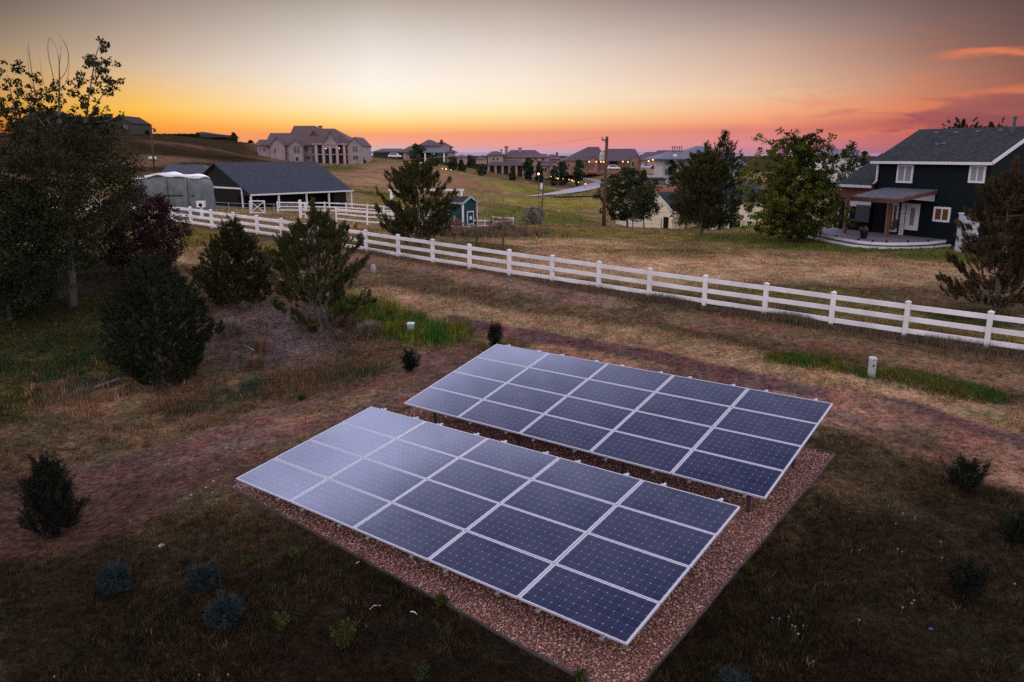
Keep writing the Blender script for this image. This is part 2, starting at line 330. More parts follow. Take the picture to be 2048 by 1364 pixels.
# paddock field beyond the fence
strip([(700, 480), (1000, 520), (1300, 560), (1600, 600), (2100, 690)], 1.6, YEL*.5+OLIVE*.45, .8)
for (u, v, a, b, c, s) in ((1350, 530, 420, 28, TAN, .95), (1750, 540, 260, 26, TAN*.95, .95), (1150, 490, 160, 14, TAN, .8), (1250, 470, 160, 7, YEL*.8, .8), (1080, 462, 70, 6, YEL*.7, .7), (1300, 505, 150, 7, YEL*.65, .55), (1620, 580, 120, 9, YEL*.6, .6),
        (1500, 478, 120, 10, GREEN*1.3, .9), (1720, 497, 170, 10, GREEN, 1), (1900, 510, 120, 12, GREEN*.9, .9), (1600, 487, 80, 8, GREEN*.9, .9), (1950, 640, 90, 20, DKGREEN*1.3, .8), (1460, 458, 80, 8, GREEN*1.5, .9),
        (420, 478, 90, 22, YEL*.75, .9), (560, 500, 80, 14, YEL*.7, .8), (430, 520, 110, 10, TAN*1.0, .9), (380, 500, 50, 9, TAN*.8, .6), (960, 500, 80, 14, YEL*.5, .6), (950, 455, 60, 8, BROWN*1.5, .7), (700, 450, 60, 8, TAN*.9, .5),
        (1080, 425, 120, 16, GREEN*1.0+YEL*.15, .9), (1100, 405, 130, 10, YEL*1.0, .9), (830, 410, 120, 9, YEL*.85, .8), (820, 396, 130, 5, GREEN*.9, .9), (1040, 378, 100, 8, YEL*.75+GREEN*.4, .95), (930, 372, 60, 5, YEL*.5, .6),
        (790, 352, 120, 22, PINK*1.05, .95), (900, 360, 90, 12, PINK, .9), (740, 365, 50, 10, TAN*.8, .7), (660, 335, 60, 6, GREEN*.7+BROWN*.4, .8), (1000, 352, 60, 6, BROWN*1.7, .7), (1120, 372, 60, 6, BROWN*1.6, .7), (1140, 385, 60, 4, GREEN*1.1, .8),
        (400, 297, 110, 6, PINK*.5, .9), (420, 308, 180, 9, BROWN*.5, .8), (1150, 394, 60, 1.6, BROWN*.25, 1), (260, 330, 60, 12, PINK*.8, .6), (350, 318, 90, 5, TAN*.5, .5), (1310, 350, 45, 9, LOT, .9), (1200, 343, 70, 4, TAN*.8, .7)):
    ell(u, v, a, b, c, s)
def cover(x, y):
    x = np.asarray(x, float); y = np.asarray(y, float)
    n1 = hash_noise(x, y, 1.7)+.5*hash_noise(x+3, y+7, .7); n2 = hash_noise(x+50, y, 5)
    r = np.hypot(x, y)
    C = OLIVE[None]*np.ones((len(x), 1)); far = np.clip((r-36)/20, 0, 1)[:, None]; C = C*(1-far)+(OLIVE*1.35+YEL*.2)[None]*far; hill = np.clip((r-130)/40, 0, 1)[:, None]*np.clip((-x/np.maximum(y, 1)-.28)/.06, 0, 1)[:, None]; C = C*(1-hill)+(BROWN*.72)[None]*hill; fr_ = np.clip((r-380)/150, 0, 1)[:, None]; C = C*(1-fr_)+(BROWN*.9)[None]*fr_
    near = np.clip((16.5-r+2.*n2)/6.5, 0, 1)[:, None]; C = C*(1-near)+(DARK*1.2)[None]*near  # lens falloff put into the colour: ground darker close to the viewer
    for c in cov:
        if c[0] == 'e':
            _, cx, cy, a, b, colr, s = c; d = np.sqrt(((x-cx)/a)**2+((y-cy)/b)**2)+n1*.45
            m = np.clip((1.25-d)/.5, 0, 1)*s
        else:
            _, pts, w, colr, s = c; d = np.full(len(x), 1e9)
            for (x0, y0), (x1, y1) in zip(pts[:-1], pts[1:]):
                L2 = (x1-x0)**2+(y1-y0)**2; t = np.clip(((x-x0)*(x1-x0)+(y-y0)*(y1-y0))/L2, 0, 1)
                d = np.minimum(d, np.hypot(x-x0-t*(x1-x0), y-y0-t*(y1-y0)))
            m = np.clip((1.3-(d/w+n1*.5))/.6, 0, 1)*s
        m = m[:, None]; C = C*(1-m)+np.array(colr)[None]*m
    return C*(1+.35*n2[:, None]+.25*n1[:, None])
# terrain mesh
az = np.concatenate([np.linspace(-180, -48, 23), np.linspace(-46, 46, 330), np.linspace(48, 174, 22)]); rr = np.concatenate([[2.], np.exp(np.linspace(math.log(5), math.log(60), 300)), np.exp(np.linspace(math.log(60.6), math.log(700), 190)), np.exp(np.linspace(math.log(740), math.log(14000), 28))])
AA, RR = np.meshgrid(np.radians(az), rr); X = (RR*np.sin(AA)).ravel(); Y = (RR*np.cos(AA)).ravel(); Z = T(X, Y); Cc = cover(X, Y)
na, nr = len(az), len(rr); I = np.arange(na*nr).reshape(nr, na); q = np.stack([I[:-1], np.roll(I, -1, 1)[:-1], np.roll(I, -1, 1)[1:], I[1:]], -1).reshape(-1, 4)
# hole in the middle gets a fan
V = np.stack([X, Y, Z], 1); V = np.vstack([V, [0, 0, float(Z[:na].mean())]])
me = bpy.data.meshes.new('ground'); fan = [(int(I[0, (i+1) % na]), int(I[0, i]), na*nr) for i in range(na)]
me.from_pydata(V.tolist(), [], [tuple(f)[::-1] for f in q.tolist()]+fan); me.update()
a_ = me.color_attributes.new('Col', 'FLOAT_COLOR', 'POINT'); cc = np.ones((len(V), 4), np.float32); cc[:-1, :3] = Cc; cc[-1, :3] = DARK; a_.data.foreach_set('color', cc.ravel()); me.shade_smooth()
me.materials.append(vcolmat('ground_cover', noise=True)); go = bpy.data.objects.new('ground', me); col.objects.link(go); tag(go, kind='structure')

# ------------------------------------------------------------------ grass
def in_pad(x, y, m=0.05):
    s, q_ = padst(x, y)
    return (s > -m) & (s < padL+m) & (q_ > -m) & (q_ < padW+m)
def blades(x, y, z, h, w, colr, nb, lean=.5, name='grass', matl=None, kindtag=True, parent=None, spread=.05, vary=.35):
    n = len(x); k = n*nb
    X = np.repeat(x, nb)+rng.normal(0, 1, k)*np.repeat(spread if np.ndim(spread) else np.full(n, spread), nb); Yb = np.repeat(y, nb)+rng.normal(0, 1, k)*np.repeat(spread if np.ndim(spread) else np.full(n, spread), nb)
    Zb = np.repeat(z, nb); H = np.repeat(h, nb)*rng.uniform(.5, 1.2, k); Wd = np.repeat(w, nb)
    t = rng.uniform(0, 2*np.pi, k); dx, dy = np.cos(t), np.sin(t); l = rng.uniform(.1, 1, k)*lean*H; t2 = rng.uniform(0, 2*np.pi, k)
    b0 = np.stack([X-dx*Wd/2, Yb-dy*Wd/2, Zb-.01], 1); b1 = np.stack([X+dx*Wd/2, Yb+dy*Wd/2, Zb-.01], 1); tp = np.stack([X+np.cos(t2)*l, Yb+np.sin(t2)*l, Zb+H], 1)
    V = np.stack([b0, b1, tp], 1).reshape(-1, 3); C = np.repeat(colr, nb, 0)*(1+rng.normal(0, vary, k))[:, None]; C = np.clip(C, .008, .7); C = np.repeat(C, 3, 0)
    return V, C
GR = vcolmat('grass_blades', trans=.25)
gv, gc = [], []
def scatter(n, rmin, rmax, power=1.):
    a = np.radians(rng.uniform(-37, 37, n)); u_ = rng.uniform(0, 1, n); r = rmin*(rmax/rmin)**u_; return r*np.sin(a), r*np.cos(a)
for (n, r0, r1, h0) in ((190000, 7, 24, .06), (110000, 22, 48, .085), (45000, 46, 120, .13), (24000, 115, 330, .3)):
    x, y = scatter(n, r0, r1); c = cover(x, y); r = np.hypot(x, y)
    pn = hash_noise(x, y, 1.1)+hash_noise(x+20, y, .45)*.7+.25*hash_noise(x, y+40, 4)
    g = (c[:, 1]/(c[:, 0]+1e-6))            # greener places grow thicker
    keep = ~in_pad(x, y) & (pn+(g-.8)*.8 > -.42+.25*rng.uniform(0, 1, len(pn))-.5*np.clip((20-r)/4, 0, 1)); x, y, c, r, pn, g = x[keep], y[keep], c[keep], r[keep], pn[keep], g[keep]
    bare = (g[:] < .7) & (rng.uniform(0, 1, len(g)) > .35+.3*(g > .63)); bare |= (g < .6) & (rng.uniform(0, 1, len(g)) > .14); bare = ~bare; x, y, c, r, pn, g = x[bare], y[bare], c[bare], r[bare], pn[bare], g[bare]
    z = T(x, y); hh = h0*(.6+1.0*np.clip(pn+.3, 0, 1))*(1+.8*np.clip(g-.9, 0, 1))
    cc_ = c*np.exp(rng.normal(0, .42, len(c)))[:, None]*np.array([1.05, 1., .88])*(1+.12*rng.normal(0, 1, (len(c), 1))*np.array([1, -1, 0]))
    hay = rng.uniform(0, 1, len(c)) < .22; cc_[hay] = cc_[hay]*.4+np.array([.2, .155, .1])*.55*np.clip(c[hay].sum(1)/.25, .35, 1.6)[:, None]
    V, C = blades(x, y, z, hh, np.maximum(.008, .0008*r), cc_, 4, lean=1.1, spread=np.maximum(.045, .0028*r)); gv.append(V); gc.append(C)
# distinct tussocks in the yard
n = 26000; x, y = scatter(n, 7, 36); c = cover(x, y); g = c[:, 1]/c[:, 0]; k = ~in_pad(x, y) & (hash_noise(x, y, 2.6)+hash_noise(x, y, .8)*.6 > -.16) & ((g > .66) | (rng.uniform(0, 1, n) < .12)); x, y, c = x[k], y[k], c[k]; n = len(x)
kind = rng.uniform(0, 1, n)[:, None]; lum = np.maximum(c.sum(1, keepdims=True), .095); cc_ = np.where(kind < .4, lum*np.array([.62, .44, .25]), np.where(kind < .7, lum*np.array([.34, .36, .12]), np.where(kind < .85, c*.35, lum*np.array([.5, .27, .18]))))*np.exp(rng.normal(0, .35, (n, 1)))
V, C = blades(x, y, T(x, y), rng.uniform(.05, .14, n), np.full(n, .012), cc_, 14, lean=1.1, spread=.045, vary=.45); gv.append(V); gc.append(C)
# taller grass: foot of the white fence, green swales, red tuft field, paddock edge
def along(pts, n, w, h, c, nb=5, lean=.35, bw=.012):
    W3 = np.array([G(*p)[:2] for p in pts]); seg = rng.integers(0, len(W3)-1, n); t = rng.uniform(0, 1, n)
    L = np.linalg.norm(W3[1:]-W3[:-1], axis=1); seg = rng.choice(len(L), n, p=L/L.sum())
    p = W3[seg]+(W3[seg+1]-W3[seg])*t[:, None]+rng.normal(0, w/2, (n, 2)); x, y = p[:, 0], p[:, 1]; ok = ~in_pad(x, y) & (hash_noise(x, y, 1.1)+.6*hash_noise(x, y, .35) > -.22); x, y = x[ok], y[ok]
    col_ = np.array(c)[None]*np.exp(rng.normal(0, .4, (len(x), 1)))*(1+np.clip(hash_noise(x, y+5, .7), -.4, .4)[:, None]*np.array([1.3, .3, 0])); r = np.hypot(x, y); d = np.clip(1-np.abs(hash_noise(x, y, .8)), .3, 1)
    V, C = blades(x, y, T(x, y), h*d, np.maximum(bw, .0006*r), col_, nb, lean=lean, spread=.07, vary=.4); gv.append(V); gc.append(C)
F0 = [fxy(k) for k in range(-2, 14)]
def fence_grass(k0, k1, n, off, w, h, c):
    k = rng.uniform(k0, k1, n); x = 15.4604+k*2.44*math.cos(FAZ)*math.cos(FEL)+rng.normal(0, w, n)+off*.6; y = 24.3517+k*2.44*math.sin(FAZ)*math.cos(FEL)+rng.normal(0, w, n)+off*.8
    d = hash_noise(x, y, 1.3)+.5; V, C = blades(x, y, T(x, y), h*(.4+d), np.full(n, .016), np.array(c)[None]*np.ones((n, 1)), 5, lean=.45, spread=.08, vary=.4); gv.append(V); gc.append(C)
fence_grass(-5, 7, 6200, 0, .22, .26, (.16, .115, .085)); fence_grass(-2, 5, 2500, .1, .3, .3, (.085, .085, .05)); fence_grass(5, 22, 3500, 0, .3, .2, (.17, .13, .08))
fence_grass(-2, 12, 2000, -.1, .25, .22, (.2, .12, .085))
along([(1560, 716), (1700, 735), (1800, 752), (1990, 798)], 3800, .6, .19, (.075, .1, .02))
along([(1740, 742), (1990, 798)], 1000, .8, .16, (.08, .07, .04))
along([(690, 606), (770, 640), (850, 668), (895, 672)], 5200, 1.1, .42, (.095, .125, .022), 6, .25, .016)
along([(700, 600), (800, 640), (880, 660)], 700, .9, .55, (.16, .17, .05), 5, .25)
along([(130, 760), (200, 800), (310, 825)], 1800, 1.7, .24, (.2, .125, .085), 6)
along([(250, 850), (420, 800), (600, 760), (740, 740)], 3500, .9, .22, (.1, .08, .045), 5)
along([(60, 700), (140, 760), (200, 700)], 3000, 2.5, .2, (.045, .065, .022), 5)
along([(880, 470), (960, 468), (1040, 470)], 1500, 3, .5, (.13, .09, .06), 6)
V = np.concatenate(gv); C = np.concatenate(gc); go = npmesh('grass', V, 3, GR, vcol=C); tag(go, 'short dry grass and green tufts covering the yard and fields', 'grass', kind='stuff')

# ------------------------------------------------------------------ plants
def leaf_quads(cen, n_per, rad, ln, wd, flat=.6, valc=None, jitter=.3, droop=0.):
    """cluster centres (n,3) -> quads"""
    n = len(cen); k = n*n_per; c = np.repeat(cen, n_per, 0)
    d = rng.normal(0, 1, (k, 3)); d /= np.linalg.norm(d, axis=1)[:, None]; rr_ = np.repeat(rad, n_per)*rng.uniform(.15, 1, k)**.6; p = c+d*rr_[:, None]*np.array([1, 1, flat])
    a = rng.normal(0, 1, (k, 3)); a[:, 2] -= droop; a /= np.linalg.norm(a, axis=1)[:, None]; b = np.cross(a, rng.normal(0, 1, (k, 3))); b /= np.linalg.norm(b, axis=1)[:, None]
    s = rng.uniform(.6, 1.3, k)[:, None]; a = a*ln*s; b = b*wd*s
    V = np.stack([p-a/2, p+b/2, p+a/2, p-b/2], 1).reshape(-1, 3); val = np.repeat(valc if valc is not None else rng.uniform(0, .7, n), n_per)+rng.uniform(-jitter, jitter, k)
    return V, np.clip(val, 0, 1)
def needle_sprays(cen, dirs, n_per, ln, wd, axlen, valc, open_=.8):
    n = len(cen); k = n*n_per; D = np.repeat(dirs, n_per, 0); c = np.repeat(cen, n_per, 0); L = np.repeat(np.broadcast_to(axlen, (n,)), n_per)
    p = c+D*(rng.uniform(0, 1, k)*L)[:, None]+rng.normal(0, .02, (k, 3))
    a = D+rng.normal(0, open_, (k, 3)); a /= np.linalg.norm(a, axis=1)[:, None]; b = np.cross(a, rng.normal(0, 1, (k, 3))); b /= np.linalg.norm(b, axis=1)[:, None]
    s = rng.uniform(.6, 1.3, k)[:, None]
    V = np.stack([p-b*wd*.5, p+b*wd*.5, p+a*ln*s], 1).reshape(-1, 3); return V, np.clip(np.repeat(valc, n_per)+rng.uniform(-.25, .25, k), 0, 1)
def envelope(n, H, Rx, Ry, prof, z0=0, bias=.55, lump=.3, seed=0):
    hs = np.array([p[0] for p in prof]); rs = np.array([p[1] for p in prof]); g = np.linspace(0, 1, 200); wgt = np.interp(g, hs, rs)+.05; wgt /= wgt.sum()
    h = rng.choice(g, n, p=wgt)+rng.uniform(-.003, .003, n); t = rng.uniform(0, 2*np.pi, n); rad = np.interp(h, hs, rs)
    ph = rng.uniform(0, 6.28, 4); lumpf = 1+lump*(np.sin(t*2+h*7+ph[0])*.4+np.sin(t*3-h*13+ph[1])*.35+np.sin(t*5+h*23+ph[2])*.35)
    q = rng.uniform(0, 1, n)**bias; x = np.cos(t)*rad*Rx*lumpf*q; y = np.sin(t)*rad*Ry*lumpf*q
    return np.stack([x, y, z0+h*H], 1), q
def trunk_limbs(root, base, H, rad, cents, name_mat=BARK, nl=14, lean=(0, 0), split=.25, name='trunk', thin=.35):
    m = MB(); top = base+np.array([lean[0], lean[1], H]); N = 7; path = [base+np.array([0, 0, -.15])+(top-base)*i/N+np.array([math.sin(i*2.1)*.03*H/4, math.cos(i*1.7)*.03*H/4, 0])*(i > 0) for i in range(N+1)]
    m.tube(path, [rad*(1.35 if i == 0 else 1-.85*i/N) for i in range(N+1)], 8)
    if len(cents):
        idx = rng.choice(len(cents), min(nl, len(cents)), replace=False)
        for i in idx:
            e = cents[i]; hz = max(split*H, min((e[2]-base[2])*.7, H*.9)); f_ = hz/H; s = base+(top-base)*f_
            mid = (s+e)/2+np.array([0, 0, -.03*H])+rng.normal(0, .02*H, 3); r0 = rad*(1-.8*f_)*thin*1.4
            m.tube([s, mid, e], [r0, r0*.6, r0*.2], 5)
    return m.build(name, name_mat, root, smooth=True)
def ground_at(u, v): return G(u, v)
def px(Y): return Y/F
def broadleaf(name, label, base, H, Rx, prof, fol, n=260, n_per=26, leaf=(.11, .06), rc=.28, z0=.2, trunk_r=.09, group=None, Ry=None, lump=.35, bias=.5, limbs=16, bark=BARK, lean=(0, 0), cat='tree', extra=None, trunkH=None):
    root = empty(name, base, label, cat, group); cen, q = envelope(n, H*(1-z0), Rx, Ry or Rx, prof, H*z0, bias, lump)
    cen = cen+base+np.array([lean[0]*.6, lean[1]*.6, 0]); 
    if extra is not None: cen = np.vstack([cen, extra])
    V, val = leaf_quads(cen, n_per, np.full(len(cen), rc)*rng.uniform(.6, 1.3, len(cen)), leaf[0], leaf[1], .75, valc=rng.uniform(0, .65, len(cen)))
    if name == 'maple_tree': val = np.clip(val+.45*np.clip(-(V[::4, 0]-base[0])/3.2-.35, -.5, 1), 0, 1)  # sky light painted in: left leaves lighter, right ones darker
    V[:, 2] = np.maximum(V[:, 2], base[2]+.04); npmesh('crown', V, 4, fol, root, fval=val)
    trunk_limbs(root, base, trunkH or H*.75, trunk_r, cen, bark, limbs, lean); return root
def conifer(name, label, base, H, Rx, prof, fol, n=600, n_per=18, ln=.14, wd=.02, axl=.25, z0=.03, up=.7, trunk_r=.08, group=None, lump=.3, bias=.45, limbs=18, cat='tree', open_=.75, Ry=None, trunkH=None, lean=(0, 0), shoots=0):
    root = empty(name, base, label, cat, group); cen, q = envelope(n, H*(1-z0)*.97, Rx, Ry or Rx, prof, H*z0, bias, lump); cen[:, 0] += lean[0]*cen[:, 2]/H
    d = np.stack([cen[:, 0]/Rx, cen[:, 1]/Rx, np.full(n, up)], 1)+rng.normal(0, .3, (n, 3)); d /= np.linalg.norm(d, axis=1)[:, None]
    if shoots:
        k = rng.choice(n, shoots); c2 = cen[k]*np.array([1.05, 1.05, 1.03]); d2 = d[k]+np.array([0, 0, .6]); d2 /= np.linalg.norm(d2, axis=1)[:, None]
        cen = np.vstack([cen]+[c2+d2*axl*j for j in (.6, 1.2)]); d = np.vstack([d, d2, d2])
    cen = cen+base
    V, val = needle_sprays(cen, d, n_per, ln, wd, axl, rng.uniform(0, .7, len(cen)), open_)
    V[:, 2] = np.maximum(V[:, 2], base[2]+.03); npmesh('crown', V, 3, fol, root, fval=val)
    trunk_limbs(root, base, trunkH or H*.85, trunk_r, cen, BARK, limbs, lean); return root
F_JUN = foliage('juniper', (.008, .012, .006), (.036, .043, .021), .1)
F_JUN2 = foliage('juniper_warm', (.012, .016, .006), (.06, .056, .022), .12)
F_PINE = foliage('pine', (.02, .028, .011), (.11, .1, .036), .2)
F_DARK = foliage('dark_leaf', (.012, .02, .01), (.04, .055, .022), .2)
F_BIG = foliage('ash_leaf', (.009, .012, .004), (.055, .05, .02), .25)
F_PURP = foliage('purple_leaf', (.016, .007, .009), (.1, .045, .045), .25)
F_GREEN = foliage('maple_leaf', (.016, .024, .006), (.17, .185, .03), .35)
F_GREEN2 = foliage('shade_leaf', (.02, .03, .012), (.07, .075, .028), .3)
F_RUST = foliage('rusty_spruce', (.014, .017, .007), (.13, .072, .036), .15, nscale=.6)
F_BLUE = foliage('blue_spruce', (.01, .018, .019), (.05, .078, .082), .1)
F_BLK = foliage('near_black', (.008, .01, .007), (.022, .024, .016), .1)
F_FAR = foliage('far_leaf', (.022, .034, .02), (.075, .085, .045), .2)
F_GREY = foliage('grey_brush', (.12, .1, .085), (.34, .3, .25), .2)
F_DRY = foliage('dry_brush', (.1, .06, .042), (.32, .2, .14), .2)
F_WEED = foliage('weed', (.03, .042, .012), (.12, .11, .02), .3)
cone = [(0, .75), (.12, 1), (.35, .95), (.6, .72), (.82, .42), (1, .06)]
egg = [(0, .6), (.18, .95), (.4, 1), (.65, .85), (.85, .55), (1, .12)]
rnd = [(0, .45), (.2, .85), (.45, 1), (.7, .9), (.88, .6), (1, .15)]
pine = [(0, .35), (.1, .9), (.28, 1), (.42, .8), (.5, .95), (.68, .85), (.8, .5), (.9, .4), (1, .1)]

# left group ---------------------------------------------------------
b = ground_at(147, 612)
s = px(b[1])
big = empty('ash_tree', b, 'tall open-crowned tree with bare looping twigs against the yellow sky', 'tree')
def loc(u, v, dy=0.): p = P(u, v, b[1]+dy); return p
cl = []
for (u, v, n_, w) in ((25, 150, 12, 30), (70, 175, 12, 35), (40, 200, 14, 40), (10, 215, 10, 30), (85, 130+90, 8, 20), (165, 185, 14, 32), (190, 150, 12, 22), (205, 90, 5, 12), (180, 125, 8, 14), (225, 165, 6, 16), (215, 130, 4, 14), (160, 225, 12, 30), (195, 225, 8, 18), (100, 225, 12, 30), (55, 255, 22, 45), (150, 265, 24, 55), (210, 262, 12, 30)):
    for _ in range(int(n_*1.5)): cl.append(loc(u+rng.normal(0, w*.6), v+rng.normal(0, w*.55), rng.normal(0, 1.1)))
dense = []
for (u, v, n_, w, hgt) in ((45, 262, 30, 50, 22), (130, 275, 46, 55, 24), (200, 285, 20, 36, 18), (60, 320, 75, 70, 28), (160, 330, 75, 60, 32), (240, 345, 40, 34, 28), (40, 390, 80, 60, 34), (140, 400, 70, 70, 34), (240, 400, 36, 30, 30), (60, 450, 55, 60, 26), (170, 465, 45, 60, 26)):
    for _ in range(int(n_*1.6)): dense.append(loc(u+rng.normal(0, w*.6), v+rng.normal(0, hgt*.75), rng.normal(0, 1.5)))
cl = np.array(cl); dense = np.array(dense)
V1, v1 = leaf_quads(cl, 22, np.full(len(cl), .16), .115, .08, .8); V2, v2 = leaf_quads(dense, 34, np.full(len(dense), .36), .11, .065, .8)
npmesh('crown', np.vstack([V1, V2]), 4, F_BIG, big, fval=np.concatenate([v1, v2]))
m = MB(); tp = [(147, 618), (143, 545), (140, 470), (135, 400), (128, 330), (122, 270), (118, 215), (119, 160), (118, 110)]
m.tube([loc(u, v) for u, v in tp], [.19, .15, .125, .11, .09, .07, .045, .03, .012], 8)
for pts, r in (([(140, 470), (90, 380), (50, 300), (25, 200), (15, 150)], .06), ([(128, 330), (165, 260), (180, 180), (192, 110), (204, 85)], .05), ([(135, 400), (190, 340), (230, 300)], .05), ([(122, 270), (95, 240), (72, 190), (60, 120), (57, 85)], .035), ([(118, 215), (108, 160), (96, 105), (99, 75), (112, 95), (119, 130)], .018), ([(119, 160), (133, 140), (136, 105), (125, 80), (108, 60)], .014), ([(119, 180), (134, 160), (138, 120), (132, 88), (122, 80)], .013), ([(72, 190), (58, 150), (55, 90)], .014), ([(95, 200), (84, 150), (79, 112)], .012), ([(165, 260), (205, 190), (236, 168)], .03), ([(143, 500), (210, 470), (260, 400)], .05), ([(122, 300), (80, 240), (40, 180)], .04), ([(119, 130), (122, 100), (117, 85)], .01), ([(140, 440), (100, 430), (30, 400)], .045)):
    pp = [loc(u, v, rng.normal(0, .25)*(i > 0)) for i, (u, v) in enumerate(pts)]; fine = []
    for i in range(len(pp)-1):
        p0 = pp[max(i-1, 0)]; p1 = pp[i]; p2 = pp[i+1]; p3 = pp[min(i+2, len(pp)-1)]
        for t in (0, .33, .66): fine.append(.5*((2*p1)+(-p0+p2)*t+(2*p0-5*p1+4*p2-p3)*t*t+(-p0+3*p1-3*p2+p3)*t**3))
    fine.append(pp[-1]); m.tube(fine, [r*(1-.8*i/(len(fine)-1)) for i in range(len(fine))], 5)
m.build('trunk', PALEBARK, big, smooth=True)
b2 = ground_at(20, 640); broadleaf('shade_tree', 'dense dark green tree filling the left edge beside the open-crowned tree', b2, 5.6, 2.6, rnd, F_DARK, n=620, n_per=44, leaf=(.12, .075), rc=.42, z0=.05)
b2 = ground_at(120, 560); broadleaf('leafy_shrub', 'broad dark shrub mass behind the pale trunk of the tall tree', b2, 4.6, 3.4, rnd, F_GREEN2, n=380, n_per=36, leaf=(.13, .075), rc=.42, z0=.04, cat='shrub')
b2 = ground_at(292, 553); broadleaf('purple_leaf_plum', 'round purple-leaved shrub overlapping the left end of the white fence', b2, 4.1, 2.0, rnd, F_PURP, n=560, n_per=46, leaf=(.11, .065), rc=.3, z0=.02, cat='shrub', lump=.3)
b2 = ground_at(328, 765); conifer('juniper', 'largest dark juniper, standing left of the mulched mound', b2, 4.2, 1.5, egg, F_JUN, n=2600, n_per=34, ln=.075, wd=.024, axl=.15, lump=.32, bias=.28, shoots=260, open_=.8, cat='juniper')
b2 = ground_at(477, 606); conifer('juniper', 'pointed dark juniper behind the mound, just left of the open pine', b2, 3.45, 1.45, cone, F_JUN2, n=2000, n_per=32, ln=.08, wd=.026, axl=.16, lump=.4, bias=.3, shoots=220, open_=.8, cat='juniper')
# open pine at the mound: explicit boughs
def bough_pine(name, label, base, H, boughs, fol, tr=.09, dens=1., tips=.16, nl=.1, stems=1):
    root = empty(name, base, label, 'pine tree'); m = MB(); cen = []; dirs = []
    top = base+np.array([0, 0, H]); N = 8; pth = [base+np.array([0, 0, -.2+(H+.1)*i/N])+np.array([math.sin(i*1.9)*.05, math.cos(i*2.3)*.05, 0]) for i in range(N+1)]; m.tube(pth, [tr*(1-.88*i/N) for i in range(N+1)], 8)
    for (h, az_, L, rise) in boughs:
        s0 = base+np.array([0, 0, h]); d = np.array([math.cos(az_), math.sin(az_), 0]); pts = [s0, s0+d*L*.4+np.array([0, 0, rise*.15]), s0+d*L*.75+np.array([0, 0, rise*.5]), s0+d*L+np.array([0, 0, rise])]
        m.tube(pts, [tr*.38*(1-h/H*.6), tr*.25, tr*.15, tr*.07], 5)
        nb = int((3+L*6.5)*dens)
        for j in range(nb):
            t = rng.uniform(.2, 1.02)**.75; i = min(int(t*3), 2); f_ = t*3-i; p = pts[i]+(pts[i+1]-pts[i])*f_; side = np.cross(d, [0, 0, 1])*rng.normal(0, .22*L+.06)*(1.1-t*.5)
            p = p+side+np.array([0, 0, rng.uniform(-.06, .16)]); dd = d*.5+side*.8+np.array([0, 0, .9]); dd /= np.linalg.norm(dd); cen.append(p); dirs.append(dd)
    for j in range(int(14*dens)):
        cen.append(top+np.array([rng.normal(0, .06), rng.normal(0, .06), rng.uniform(-.7, .1)])); dirs.append(np.array([rng.normal(0, .2), rng.normal(0, .2), 1.]))
    cen = np.array(cen); dirs = np.array(dirs); dirs /= np.linalg.norm(dirs, axis=1)[:, None]
    V, val = needle_sprays(cen, dirs, 62, nl, .2*nl, tips*1.2, rng.uniform(0, .75, len(cen)), .62); npmesh('crown', V, 3, fol, root, fval=val); m.build('trunk', BARK, root, smooth=True); return root
bo = []
b2 = ground_at(640, 668); Hc = (668-400)*px(b2[1])
for i in range(74):
    h = rng.uniform(.08, .93); L = np.interp(h, [0, .12, .3, .55, .62, .8, 1], [1.4, 1.9, 1.85, 1.7, 1.45, .75, .3])*rng.uniform(.65, 1.08); bo.append((h*Hc*.92, rng.uniform(0, 6.28), L, L*rng.uniform(.25, .75)))
bough_pine('pine_tree', 'open-branched pine on the mulched mound in front of the fence', b2, Hc*.97, bo, F_PINE, .085, 2.0)
b2 = ground_at(838, 503); Hc = (503-322)*px(b2[1]); bo = []
for i in range(80):
    h = rng.uniform(.05, .95); L = np.interp(h, [0, .1, .35, .6, .8, 1], [1.3, 1.95, 2.0, 1.6, 1.1, .5])*rng.uniform(.5, 1.15); bo.append((h*Hc*.92, rng.uniform(0, 6.28), L, L*rng.uniform(.3, .8)))
bough_pine('pine_tree', 'ragged pine just beyond the white fence in front of the teal shed', b2, Hc*.97, bo, F_PINE, .08, 1.6, tips=.2, nl=.13)
b2 = ground_at(110, 1068); conifer('juniper', 'low dark juniper standing alone in the darkened lower left corner', b2, 1.7, .46, egg, F_BLK, n=1000, n_per=20, ln=.06, wd=.018, axl=.14, lump=.5, shoots=120, cat='juniper', trunk_r=.03)
for (u, v, h, w, lb) in ((232, 1184, .46, .21, 'tallest of the three little blue spruces at lower left'), (411, 1176, .32, .2, 'flat-topped little blue spruce, upper right of the three'), (450, 1246, .36, .22, 'broad little blue spruce, nearest the camera of the three'), (1470, 1406, .36, .2, 'little blue spruce cut by the bottom edge beside the gravel corner')):
    b2 = ground_at(u, v); conifer('blue_spruce', lb, b2, h, w, egg, F_BLUE, n=300, n_per=14, ln=.055, wd=.012, axl=.09, trunk_r=.018, group='young blue spruces in the near grass', limbs=12, open_=.5, bias=.35, cat='spruce', shoots=50)
